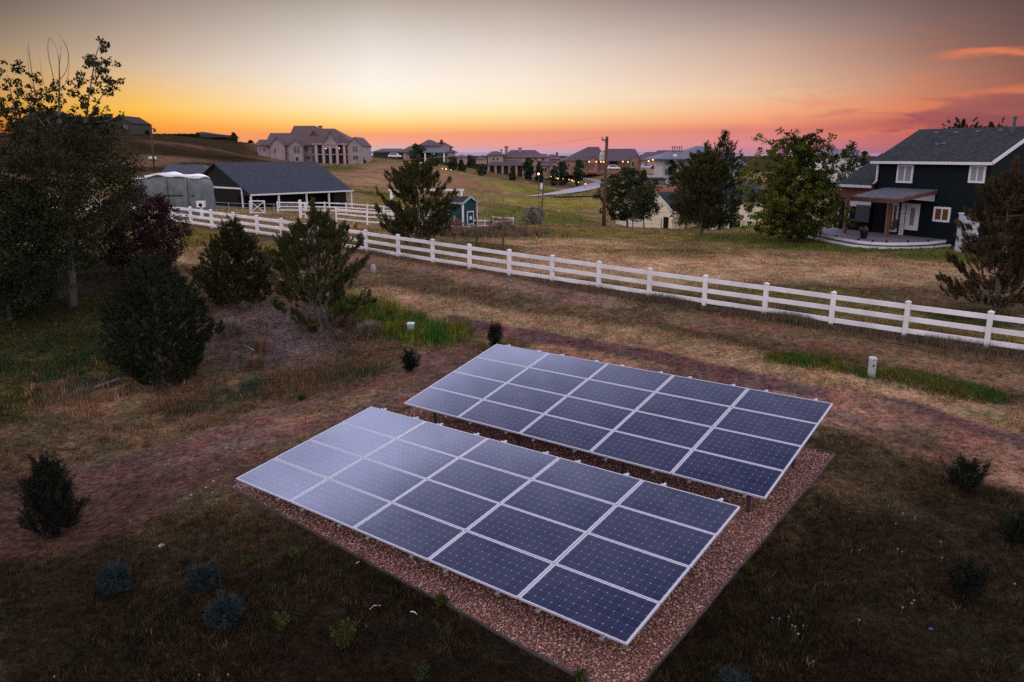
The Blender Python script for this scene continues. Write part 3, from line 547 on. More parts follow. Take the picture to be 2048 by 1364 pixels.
for (u, v, h, w, lb) in ((820, 745, .6, .17, 'narrow black-green shrub left of the rear solar array'), (990, 700, .8, .2, 'dark shrub peeping over the far corner of the rear solar array'), (1928, 982, .62, .27, 'dark shrub alone in the grass right of the arrays'), (1925, 1200, .58, .25, 'near-black shrub low in the darkened grass at lower right'), (2040, 1090, .5, .27, 'near-black shrub cut by the right edge of the picture')):
    b2 = ground_at(u, v); conifer('dark_shrub', lb, b2, h, w, [(0, .3), (.3, .8), (.55, 1), (.8, .7), (1, .35)], F_BLK, n=150, n_per=26, ln=.045, wd=.022, axl=.16, trunk_r=.015, shoots=24, open_=.5, group='small dark shrubs in the near grass', limbs=10, lump=.5, bias=.5, cat='shrub', z0=.02)
# mid field trees
b2 = ground_at(1254, 449); b2 = P(1254, 452, 78); b2[2] = T1(b2[0], b2[1]); hpx = px(78)
broadleaf('field_tree', 'round dark tree with a leaning trunk right of the tall utility pole', b2, (b2[2]*0+ (452-345)*hpx)+.6, 60*hpx, rnd, F_DARK, n=330, n_per=34, leaf=(.2, .13), rc=.42, z0=.16, trunk_r=.13, lump=.3)
b2 = P(1287, 456, 70); b2[2] = T1(b2[0], b2[1]); broadleaf('field_tree', 'small bushy tree in front of the cream building', b2, 88*px(70), 28*px(70), rnd, F_GREEN2, n=170, n_per=28, leaf=(.17, .1), rc=.3, z0=.22, trunk_r=.07)
b2 = P(1402, 470, 59); b2[2] = T1(b2[0], b2[1]); bo = []; Hc = 168*px(59)
for i in range(120):
    h = rng.uniform(.07, .96); L = np.interp(h, [0, .1, .3, .5, .65, .85, 1], [1.5, 2.1, 2.25, 1.9, 1.8, 1.35, .6])*rng.uniform(.5, 1.12); bo.append((h*Hc*.93, rng.uniform(0, 6.28), L, L*rng.uniform(.1, .5)))
bough_pine('spruce_tree', 'broad ragged spruce between the cream building and the green tree', b2, Hc, bo, F_PINE, .13, 1.35, tips=.36, nl=.17)
b2 = P(1438, 455, 80); b2[2] = T1(b2[0], b2[1]); conifer('spruce_tree', 'tall dark spruce whose pointed top stands above the ragged one', b2, (455-263)*px(80), 46*px(80), [(0, .8), (.3, 1), (.6, .75), (.78, .6), (.86, .28), (1, .05)], F_DARK, n=1300, n_per=18, ln=.28, wd=.06, axl=.4, lump=.45, trunk_r=.14, shoots=80)
b2 = P(1372, 440, 95); b2[2] = T1(b2[0], b2[1]); broadleaf('field_tree', 'dark leafy tree behind the ragged spruce beside the grey-roofed house', b2, 125*px(95), 36*px(95), rnd, F_GREEN2, n=220, n_per=26, leaf=(.25, .16), rc=.5, z0=.1, trunk_r=.12)
b2 = P(1573, 484, 53.5); b2[2] = T1(b2[0], b2[1]); sx = px(53.5)
ex = [P(u, v, 53.5+rng.normal(0, .8)) for (u, v) in ((1512, 275), (1520, 270), (1530, 282), (1560, 262), (1575, 268), (1590, 265), (1625, 270), (1640, 262), (1655, 280), (1664, 272), (1500, 320), (1490, 345), (1478, 375), (1475, 395), (1490, 400), (1520, 300), (1610, 275), (1545, 285), (1600, 290), (1482, 360))]
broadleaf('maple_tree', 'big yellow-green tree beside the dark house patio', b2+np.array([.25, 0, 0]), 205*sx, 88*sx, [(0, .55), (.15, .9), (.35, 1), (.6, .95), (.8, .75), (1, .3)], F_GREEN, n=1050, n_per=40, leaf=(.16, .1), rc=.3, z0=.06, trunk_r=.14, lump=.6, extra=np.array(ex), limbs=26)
b2 = P(1690, 430, 84); b2[2] = T1(b2[0], b2[1]); conifer('spruce_tree', 'green conifer peeping over the low wing of the dark house', b2, b2[2]*0+(P(1690, 280, 84)[2]-b2[2]), 30*px(84), cone, F_GREEN2, n=600, n_per=18, ln=.3, wd=.07, axl=.4, lump=.5, trunk_r=.12)
for (u0, vt_, w_, lb) in ((1902, 240, 26, 'two-headed treetop showing above the dark house ridge'), (1962, 243, 20, 'smaller treetop above the dark house ridge near the flue')):
    b2 = P(u0, 420, 82); b2[2] = T1(b2[0], b2[1]); conifer('spruce_tree', lb, b2, P(u0, vt_+5, 82)[2]-b2[2], w_*px(82)*1.25, [(0, .6), (.6, 1), (.85, 1), (1, .75)], F_DARK, n=900, n_per=24, ln=.2, wd=.09, axl=.34, lump=.9, trunk_r=.12, shoots=140, bias=.6)
b2 = P(1985, 640, 30); b2[2] = T1(b2[0], b2[1]); bo = []; Hc = P(1985, 332, 30)[2]-b2[2]
for i in range(105):
    h = rng.uniform(.04, .96); L = np.interp(h, [0, .1, .3, .45, .6, .8, 1], [1.4, 1.85, 1.8, 1.45, 1.5, 1.1, .35])*rng.uniform(.55, 1.12); bo.append((h*Hc*.93, rng.uniform(0, 6.28), L, L*rng.uniform(.0, .45)))
bough_pine('spruce_tree', 'rust-tinted spruce at the right edge in front of the dark house', b2, Hc, bo, F_RUST, .09, 1.7, tips=.22, nl=.11)
# dead saplings
for (u, v0, v1, lb) in ((953, 492, 396, 'thin bare sapling just beyond the fence, left of two'), (1006, 500, 396, 'thin bare sapling just beyond the fence, right of two')):
    b2 = ground_at(u, v0); t = px(b2[1]); rt = empty('bare_sapling', b2, lb, 'tree', 'bare saplings beyond the fence'); H = (v0-v1)*t; m = MB()
    m.tube([b2+np.array([0, 0, -.1]), b2+np.array([.02, 0, H*.5]), b2+np.array([-.02, 0, H])], [.055, .04, .012], 6)
    for j in range(26):
        h = rng.uniform(.25, .97)*H; a = rng.uniform(0, 6.28); L = .5*(1-h/H*.6); m.tube([b2+np.array([0, 0, h]), b2+np.array([math.cos(a)*L*.5, math.sin(a)*L*.5, h+L*.7])], [.011, .003], 4)
    m.build('trunk', BARK, rt, smooth=True)
# brush and tufts
def tuft(name, label, u, v, h, w, fol, n=260, cat='grass clump', group=None, lean=.5, bw=.018):
    n = int(n*1.7); b2 = ground_at(u, v); rt = empty(name, b2, label, cat, group); k = n; a = rng.uniform(0, 6.28, k); t = np.abs(rng.normal(0, lean, k)); d = np.stack([np.cos(a)*np.sin(t), np.sin(a)*np.sin(t), np.cos(t)], 1)
    p = b2+np.stack([np.cos(a), np.sin(a), 0*a], 1)*(w*.3*rng.uniform(0, 1, k))[:, None]; L = h*rng.uniform(.6, 1.1, k); s = np.cross(d, [0, 0, 1.])+1e-6; s /= np.linalg.norm(s, axis=1)[:, None]
    mid = p+d*(L*.55)[:, None]; tip = p+d*L[:, None]+np.stack([np.cos(a), np.sin(a), -.3*np.ones(k)], 1)*(w*.15)
    V = np.concatenate([np.stack([p-s*bw/2, p+s*bw/2, mid+s*bw/2, mid-s*bw/2], 1), np.stack([mid-s*bw/2, mid+s*bw/2, tip, tip], 1)]).reshape(-1, 3)
    npmesh('blades', V, 4, fol, rt, fval=np.tile(rng.uniform(0, 1, k), 2)); return rt
tuft('ornamental_grass', 'pale fluffy grass clump on the mound between the two big junipers', 458, 672, .75, .7, F_GREY, 500, group='grass clumps on the mound', lean=.55)
tuft('yucca', 'reddish dry yucca with spread blades at the near foot of the mound', 512, 735, .5, .5, F_DRY, 220, 'yucca', lean=.8, bw=.02)
tuft('ornamental_grass', 'thin seeding grass clump rising behind the reddish yucca', 522, 712, .8, .4, F_DRY, 160, group='grass clumps on the mound', lean=.3)
tuft('yucca', 'grey yucca under the open pine, right side of the mound', 695, 652, .55, .6, F_DRY, 320, 'yucca', lean=.75, bw=.02)
tuft('yucca', 'smaller grey yucca nearest the green grass swale', 742, 668, .6, .6, F_GREY, 300, 'yucca', lean=.75, bw=.018)
tuft('ornamental_grass', 'yellow-green grass clump beneath the open pine', 625, 664, .45, .3, F_WEED, 160, group='grass clumps on the mound', lean=.5)
tuft('ornamental_grass', 'low dry grass clump in front of the grey yucca', 680, 680, .42, .3, F_DRY, 140, group='grass clumps on the mound', lean=.6)
tuft('ornamental_grass', 'silvery low clump at the foot of the pointed juniper', 490, 618, .4, .5, F_GREY, 220, group='grass clumps on the mound', lean=.9)
def weed(u, v, h, w, lb, fol=F_WEED):
    b2 = ground_at(u, v); rt = empty('flowering_weed', b2, lb, 'weed', 'yellow-green weeds in the near grass'); m = MB(); cen = []
    for j in range(16):
        a = rng.uniform(0, 6.28); r = w*rng.uniform(.1, 1); e = b2+np.array([math.cos(a)*r, math.sin(a)*r, h*rng.uniform(.5, 1)]); m.tube([b2+np.array([math.cos(a)*r*.2, math.sin(a)*r*.2, -.01]), e], [.006, .003], 4)
        for t in np.linspace(.25, 1, 6): cen.append(b2+(e-b2)*t)
    m.build('stems', F_WEED, rt); cen = np.array(cen); V, val = leaf_quads(cen, 7, np.full(len(cen), .05), .05, .02, 1.); npmesh('leaves', V, 4, fol, rt, fval=val)
weed(690, 1300, .5, .2, 'tallest yellow-green weed in the grass below the near array'); weed(560, 1262, .35, .18, 'dull green weed left of the tallest one'); weed(592, 1118, .2, .14, 'low yellow-flowered weed nearest the left gravel edge')
weed(497, 1128, .14, .12, 'sparse yellow weed right of the little blue spruces'); weed(880, 1210, .2, .14, 'yellow-flowered weed leaning over the gravel edging'); weed(838, 1362, .25, .18, 'dark green weed at the bottom edge of the picture', F_GREEN2); weed(1160, 1362, .15, .12, 'yellow weed by the gravel tip at the bottom edge'); weed(1500, 1145, .16, .12, 'yellow weed beside the right gravel edge'); weed(603, 800, .15, .2, 'green clump in the dirt near the mound', F_GREEN2)
b2 = P(1068, 443, 93); b2[2] = T1(b2[0], b2[1]); broadleaf('grey_bush', 'pale grey-green bush by the leaning thin pole', b2, 36*px(93), 22*px(93), rnd, F_GREY, n=120, n_per=26, leaf=(.2, .1), rc=.35, z0=.02, trunk_r=.05, cat='bush')
b2 = ground_at(900, 470); broadleaf('dry_brush', 'brown brush heap beside the pine beyond the fence', b2, 1.3, 1.8, [(0, 1), (.4, .9), (1, .2)], F_DRY, n=140, n_per=24, leaf=(.16, .05), rc=.3, z0=0, trunk_r=.03, cat='brush', lump=.5)
b2 = ground_at(1000, 462); broadleaf('dry_brush', 'low brown brush in front of the little white pen', b2, 1.0, 2.2, [(0, 1), (.4, .8), (1, .2)], F_DRY, n=120, n_per=24, leaf=(.16, .05), rc=.3, z0=0, trunk_r=.03, cat='brush', lump=.5)
# far trees
fart = [(836, 335, 288, 17, 285, 'dark round tree in front of the hilltop tiled house'), (868, 334, 312, 12, 270, 'small tree right of the round one below the hilltop house'), (905, 336, 315, 12, 262, 'bushy tree below the right end of the hilltop house'), (923, 355, 322, 8, 255, 'narrow conifer down the slope from the hilltop house'), (962, 353, 330, 10, 250, 'small dark tree left of the tan two-chimney house'), (1057, 352, 318, 13, 290, 'green tree standing against the tan two-chimney house'), (1078, 352, 325, 8, 288, 'thin tree at the right of the two-chimney house front'), (1125, 360, 322, 13, 285, 'dark conifer left of the lamp-lit house'), (1108, 362, 332, 10, 275, 'bushy dark tree beside the bending road'), (1158, 357, 322, 13, 280, 'dark conifer before the garage wing of the lamp-lit house'), (468, 281, 267, 7, 300, 'lone round tree on the hill skyline'), (296, 272, 262, 3, 262, 'tiny shrub on the skyline left of the tall pole'), (396, 274, 265, 4, 290, 'tiny tree on the skyline near the roof crest'), (502, 291, 283, 5, 300, 'low bush where the hill skyline meets the mansion'), (725, 330, 316, 6, 255, 'small bush right of the mansion'), (1288, 345, 340, 6, 280, 'dark bush beside the pale gravel lot'), (940, 332, 322, 9, 400, 'round tree far away between the two tan houses'), (995+30, 348, 334, 7, 262, 'low bush along the two-chimney house wall'), (1345, 350, 320, 10, 240, 'leafy tree before the blue-roofed house'), (1725, 345, 305, 12, 110, 'tree beside the pale flat-roofed house')]
for (u, vb, vt_, w, Y_, lb) in fart:
    b2 = P(u, vb, Y_); zt = b2[2]; b2[2] = min(T1(b2[0], b2[1]), zt+1.5); H = P(u, vt_, Y_)[2]-b2[2]
    if H < .5: continue
    broadleaf('far_tree', lb, b2, H, w*.7*px(Y_), rnd if w > 9 else cone, F_FAR, n=50, n_per=26, leaf=(.0042*Y_, .0026*Y_), rc=w*px(Y_)*.35, z0=.05, trunk_r=.15, group='trees around the far houses', limbs=5)
# skyline hedge on the hill and far tree belt
hv = []
for i in range(420):
    u = rng.uniform(305, 395); Y_ = 298; p = P(u, 273-rng.uniform(0, 1)*3, Y_); hv.append(p)
V, val = leaf_quads(np.array(hv), 12, np.full(420, .6), 1.0, .6, .6); o = npmesh('hedge', V, 4, F_DARK, fval=val); tag(o, 'long low hedge along the hill skyline', 'hedge')
hv = []
for i in range(900):
    u = rng.uniform(925, 985); Y_ = rng.uniform(480, 560); p = P(u, 0, Y_); p[2] = T1(p[0], p[1])+rng.uniform(0, 1)**1.6*(P(u, 316+3*math.sin(u*.2), Y_)[2]-T1(p[0], p[1])); hv.append(p)
V, val = leaf_quads(np.array(hv), 9, np.full(900, 1.6), 2.4, 1.5, .6); o = npmesh('distant_woods', V, 4, F_FAR, fval=val); tag(o, 'belt of distant trees seen between the tan houses', 'woods', kind='stuff')
# ------------------------------------------------------------------ sky
world = bpy.data.worlds.new('World'); scene.world = world; world.use_nodes = True
nt = world.node_tree; N = nt.nodes; L = nt.links; N.clear()
def nd(t, **k):
    n = N.new(t)
    for a, b in k.items(): setattr(n, a, b)
    return n
def mth(op, a, b=None, c=None, clamp=False):
    n = nd('ShaderNodeMath', operation=op, use_clamp=clamp)
    for i, x in enumerate((a, b, c)):
        if x is None: continue
        if isinstance(x, (int, float)): n.inputs[i].default_value = x
        else: L.new(x, n.inputs[i])
    return n.outputs[0]
def mixc(f, a, b, typ='MIX'):
    n = nd('ShaderNodeMix', data_type='RGBA', blend_type=typ)
    for nm, x in (('Factor', f), ('A', a), ('B', b)):
        if isinstance(x, tuple): n.inputs[nm].default_value = (*x, 1)
        elif isinstance(x, (int, float)): n.inputs[nm].default_value = x
        else: L.new(x, n.inputs[nm])
    return n.outputs['Result']
def mrange(x, a, b, c=0., d=1., smooth=True):
    n = nd('ShaderNodeMapRange', interpolation_type='SMOOTHSTEP' if smooth else 'LINEAR'); L.new(x, n.inputs[0])
    for i, y in enumerate((a, b, c, d)): n.inputs[i+1].default_value = y
    return n.outputs[0]
tc = nd('ShaderNodeTexCoord'); sp = nd('ShaderNodeSeparateXYZ'); L.new(tc.outputs['Generated'], sp.inputs[0]); sx_, sy_, sz_ = sp.outputs
el = mth('MULTIPLY', mth('ARCSINE', sz_), 57.29578); azi = mth('MULTIPLY', mth('ARCTAN2', sx_, sy_), 57.29578)
def vel(v): return -math.degrees(PIT)+math.degrees(math.atan((682-v)/F))
def ramp(stops):
    r = nd('ShaderNodeValToRGB'); cr = r.color_ramp; stops = sorted([(min(max(vel(v)/12, 0), 1), c) for v, c in stops]); cr.elements.remove(cr.elements[1])
    cr.elements[0].position = stops[0][0]; cr.elements[0].color = (*lin(stops[0][1]), 1)
    for p, c in stops[1:]: e = cr.elements.new(p); e.color = (*lin(c), 1)
    L.new(mth('DIVIDE', el, 12., clamp=True), r.inputs[0]); return r.outputs[0]
ST = [(-33.6, [(308, (150, 76, 40)), (270, (172, 92, 40)), (225, (206, 146, 62)), (180, (186, 146, 96)), (120, (150, 126, 100)), (60, (110, 97, 86)), (0, (84, 76, 70))]),
 (-24.9, [(308, (225, 130, 80)), (262, (244, 150, 62)), (245, (248, 172, 66)), (225, (250, 194, 82)), (190, (238, 190, 122)), (150, (212, 184, 152)), (120, (195, 170, 150)), (60, (165, 146, 132)), (0, (138, 124, 117))]),
 (-9.7, [(308, (176, 170, 200)), (297, (200, 172, 180)), (286, (236, 160, 142)), (270, (243, 158, 116)), (257, (252, 192, 112)), (240, (255, 222, 146)), (215, (255, 240, 204)), (180, (254, 245, 230)), (140, (247, 237, 227)), (110, (236, 226, 217)), (75, (221, 211, 202)), (35, (200, 189, 178)), (0, (180, 165, 155))]),
 (.6, [(308, (186, 162, 188)), (290, (232, 150, 146)), (266, (241, 154, 120)), (250, (250, 192, 134)), (225, (252, 228, 172)), (200, (254, 236, 206)), (160, (248, 232, 212)), (110, (232, 217, 206)), (60, (208, 192, 182)), (0, (178, 160, 150))]),
 (17.2, [(308, (182, 128, 158)), (290, (214, 138, 144)), (262, (221, 130, 118)), (245, (244, 158, 120)), (220, (245, 181, 140)), (190, (236, 194, 160)), (150, (218, 180, 156)), (100, (197, 165, 150)), (50, (165, 142, 135)), (0, (135, 115, 110))]),
 (27.3, [(308, (170, 100, 120)), (275, (192, 98, 96)), (250, (176, 88, 84)), (228, (218, 122, 90)), (200, (200, 128, 99)), (160, (178, 124, 105)), (120, (150, 110, 98)), (60, (125, 98, 95)), (0, (100, 79, 80))]),
 (33.6, [(308, (130, 74, 90)), (270, (140, 75, 80)), (200, (150, 88, 78)), (100, (105, 76, 73)), (0, (72, 58, 60))])]
s = None
for k_, (a_, st_) in enumerate(ST):
    c_ = ramp(st_); s = c_ if s is None else mixc(mrange(azi, ST[k_-1][0], a_, smooth=False), s, c_)
# thin streaked clouds to the right
mp = nd('ShaderNodeMapping'); L.new(tc.outputs['Generated'], mp.inputs[0]); mp.inputs['Scale'].default_value = (5, 5, 34); mp.inputs['Rotation'].default_value = (0, R_(6), 0)
nz = nd('ShaderNodeTexNoise'); L.new(mp.outputs[0], nz.inputs['Vector']); nz.inputs['Scale'].default_value = 1.5; nz.inputs['Detail'].default_value = 7; nz.inputs['Roughness'].default_value = .55; nz.inputs['Distortion'].default_value = .6
cm = mth('MULTIPLY', mrange(nz.outputs['Fac'], .54, .74), mth('MULTIPLY', mrange(azi, 15, 29), mth('MULTIPLY', mrange(el, .3, 1.6), mrange(el, 9.5, 6, 0, 1))))
s = mixc(mth('MULTIPLY', cm, .25), s, lin((238, 118, 84)))
for (u_, v_, hw_, th_, sl_, st_) in ((1995, 106, 4.2, .42, .05, .75), (2000, 188, 4.5, .5, .1, .6), (1640, 203, 1.8, .5, .02, .3), (1750, 262, 5, .25, .03, .4)):
    r_ = ray(u_, v_); a0 = math.degrees(math.atan2(r_[0], r_[1])); e0 = math.degrees(math.atan2(r_[2], math.hypot(r_[0], r_[1])))
    da = mth('SUBTRACT', azi, a0); de = mth('SUBTRACT', mth('SUBTRACT', el, e0), mth('MULTIPLY', da, sl_)); de = mth('ADD', de, mth('MULTIPLY', mth('SUBTRACT', nz.outputs['Fac'], .5), 2.2))
    wk = mth('MULTIPLY', mrange(mth('ABSOLUTE', de), th_, 0.), mrange(mth('ABSOLUTE', da), hw_, hw_*.3)); s = mixc(mth('MULTIPLY', wk, st_), s, lin((236, 128, 86)))
cd = mth('MULTIPLY', mrange(nz.outputs['Fac'], .5, .34), mth('MULTIPLY', mrange(azi, 12, 27), mth('MULTIPLY', mrange(el, 0, 1.), mrange(el, 5.5, 2.5, 0, 1))))
s = mixc(mth('MULTIPLY', cd, .55), s, lin((128, 72, 92)))
# far behind the viewer the horizon is brightened pink-lavender to light the fence

# upper sky, unseen: lavender front band added for panel sheen, dark above
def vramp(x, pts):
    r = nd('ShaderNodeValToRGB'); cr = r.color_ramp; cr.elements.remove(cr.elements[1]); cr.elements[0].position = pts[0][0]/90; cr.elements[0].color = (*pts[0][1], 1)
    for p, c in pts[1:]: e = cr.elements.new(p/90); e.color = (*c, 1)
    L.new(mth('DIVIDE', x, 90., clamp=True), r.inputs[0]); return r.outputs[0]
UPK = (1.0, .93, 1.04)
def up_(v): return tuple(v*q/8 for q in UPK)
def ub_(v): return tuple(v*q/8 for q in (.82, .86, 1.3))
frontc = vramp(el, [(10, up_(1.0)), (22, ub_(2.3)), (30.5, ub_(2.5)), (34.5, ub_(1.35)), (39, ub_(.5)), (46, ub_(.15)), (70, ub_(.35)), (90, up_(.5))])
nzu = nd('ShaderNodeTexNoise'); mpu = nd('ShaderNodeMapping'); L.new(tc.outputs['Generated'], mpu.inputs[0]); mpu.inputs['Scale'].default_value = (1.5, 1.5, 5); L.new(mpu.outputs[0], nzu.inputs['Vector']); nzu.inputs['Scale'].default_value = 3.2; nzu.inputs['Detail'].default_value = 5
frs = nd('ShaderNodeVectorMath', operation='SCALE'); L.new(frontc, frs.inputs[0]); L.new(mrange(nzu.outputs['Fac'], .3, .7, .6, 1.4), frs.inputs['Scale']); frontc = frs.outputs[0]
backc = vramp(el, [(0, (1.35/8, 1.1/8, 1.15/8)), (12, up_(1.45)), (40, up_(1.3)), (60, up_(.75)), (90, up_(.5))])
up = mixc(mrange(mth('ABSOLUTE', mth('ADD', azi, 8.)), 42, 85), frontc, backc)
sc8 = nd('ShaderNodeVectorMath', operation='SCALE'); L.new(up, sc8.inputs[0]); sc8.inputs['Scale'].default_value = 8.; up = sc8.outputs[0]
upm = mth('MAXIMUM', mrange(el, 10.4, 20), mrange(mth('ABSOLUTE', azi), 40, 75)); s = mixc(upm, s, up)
s = mixc(mrange(el, 0, -2.0), s, (.16, .11, .11))
sky = nd('ShaderNodeTexSky', sky_type='NISHITA', sun_disc=False, sun_elevation=R_(3), sun_rotation=R_(-15)); sky.altitude = 1700
bg2 = nd('ShaderNodeBackground'); L.new(sky.outputs[0], bg2.inputs[0]); bg2.inputs[1].default_value = .0015
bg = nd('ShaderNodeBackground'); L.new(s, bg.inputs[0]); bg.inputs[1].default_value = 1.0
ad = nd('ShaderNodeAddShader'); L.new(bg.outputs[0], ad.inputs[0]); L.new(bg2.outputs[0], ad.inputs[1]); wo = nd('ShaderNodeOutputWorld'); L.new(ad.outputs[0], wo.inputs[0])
sun = bpy.data.lights.new('sun', 'SUN'); sun.energy = .9; sun.angle = R_(14); sun.color = (1, .72, .5); so = bpy.data.objects.new('sun', sun); col.objects.link(so)
sd = Vector((math.sin(R_(-15))*math.cos(R_(9)), math.cos(R_(-15))*math.cos(R_(9)), math.sin(R_(9)))); so.rotation_euler = sd.to_track_quat('Z', 'Y').to_euler()
vs = scene.view_settings; vs.view_transform = 'Standard'; vs.look = 'None'; vs.exposure = 0; vs.gamma = 1
scene.cycles.max_bounces = 5; scene.cycles.use_denoising = False; scene.cycles.diffuse_bounces = 3; scene.cycles.transparent_max_bounces = 4

# ------------------------------------------------------------------ solar arrays
def solar_mat():
    m = bpy.data.materials.new('solar_cells'); m.use_nodes = True; nt = m.node_tree; N = nt.nodes; L = nt.links; b = N['Principled BSDF']
    def mm(op, a, b_=None, clamp=False):
        n = N.new('ShaderNodeMath'); n.operation = op; n.use_clamp = clamp
        for i, x in enumerate((a, b_)):
            if x is None: continue
            if isinstance(x, (int, float)): n.inputs[i].default_value = x
            else: L.new(x, n.inputs[i])
        return n.outputs[0]
    uv = N.new('ShaderNodeUVMap'); sp = N.new('ShaderNodeSeparateXYZ'); L.new(uv.outputs[0], sp.inputs[0]); u = mm('DIVIDE', sp.outputs[0], .1575); v = mm('DIVIDE', sp.outputs[1], .1575)
    fu, fv = mm('FRACT', u), mm('FRACT', v); du = mm('MINIMUM', fu, mm('SUBTRACT', 1., fu)); dv_ = mm('MINIMUM', fv, mm('SUBTRACT', 1., fv))
    dia = mm('LESS_THAN', mm('ADD', du, dv_), .085); gap = mm('LESS_THAN', mm('MINIMUM', du, dv_), .014)
    inside = mm('MULTIPLY', mm('MULTIPLY', mm('GREATER_THAN', u, -.02), mm('LESS_THAN', u, 12.02)), mm('MULTIPLY', mm('GREATER_THAN', v, -.02), mm('LESS_THAN', v, 6.02)))
    bus = mm('LESS_THAN', mm('ABSOLUTE', mm('SUBTRACT', mm('FRACT', mm('MULTIPLY', fv, 4.)), .5)), .05)
    fl = N.new('ShaderNodeMath'); fl.operation = 'FLOOR'; L.new(u, fl.inputs[0]); fl2 = N.new('ShaderNodeMath'); fl2.operation = 'FLOOR'; L.new(v, fl2.inputs[0])
    cb = N.new('ShaderNodeCombineXYZ'); L.new(fl.outputs[0], cb.inputs[0]); L.new(fl2.outputs[0], cb.inputs[1]); oi = N.new('ShaderNodeObjectInfo'); L.new(oi.outputs['Random'], cb.inputs[2])
    wn = N.new('ShaderNodeTexWhiteNoise'); L.new(cb.outputs[0], wn.inputs['Vector'])
    def mx(f, a, b_):
        n = N.new('ShaderNodeMix'); n.data_type = 'RGBA'; L.new(f, n.inputs['Factor'])
        for nm, x in (('A', a), ('B', b_)):
            if isinstance(x, tuple): n.inputs[nm].default_value = (*x, 1)
            else: L.new(x, n.inputs[nm])
        return n.outputs['Result']
    base = mx(wn.outputs['Value'], (.008, .012, .04), (.014, .019, .06)); base = mx(bus, base, (.1, .105, .185)); base = mx(gap, base, (.075, .075, .13)); base = mx(dia, base, (.3, .31, .42)); base = mx(inside, (.2, .2, .26), base)
    # thin dust film, slightly uneven
    tc = N.new('ShaderNodeTexCoord'); nz = N.new('ShaderNodeTexNoise'); nz.inputs['Scale'].default_value = 1.3; nz.inputs['Detail'].default_value = 7; L.new(tc.outputs['Object'], nz.inputs['Vector'])
    mr = N.new('ShaderNodeMapRange'); L.new(nz.outputs['Fac'], mr.inputs[0]); mr.inputs[1].default_value = .35; mr.inputs[2].default_value = .7; mr.inputs[3].default_value = .0; mr.inputs[4].default_value = .035
    base = mx(mr.outputs[0], base, (.4, .36, .4)); L.new(base, b.inputs['Base Color'])
    mr2 = N.new('ShaderNodeMapRange'); L.new(nz.outputs['Fac'], mr2.inputs[0]); mr2.inputs[1].default_value = .3; mr2.inputs[2].default_value = .7; mr2.inputs[3].default_value = .07; mr2.inputs[4].default_value = .15; L.new(mr2.outputs[0], b.inputs['Roughness'])
    b.inputs['IOR'].default_value = 1.55; return m
SOLAR = solar_mat(); GALV = mat('galvanised', (.3, .3, .33), .5, metal=.5)
MW, MHt, GAP = 1.976, .9925, .02
proto = {}
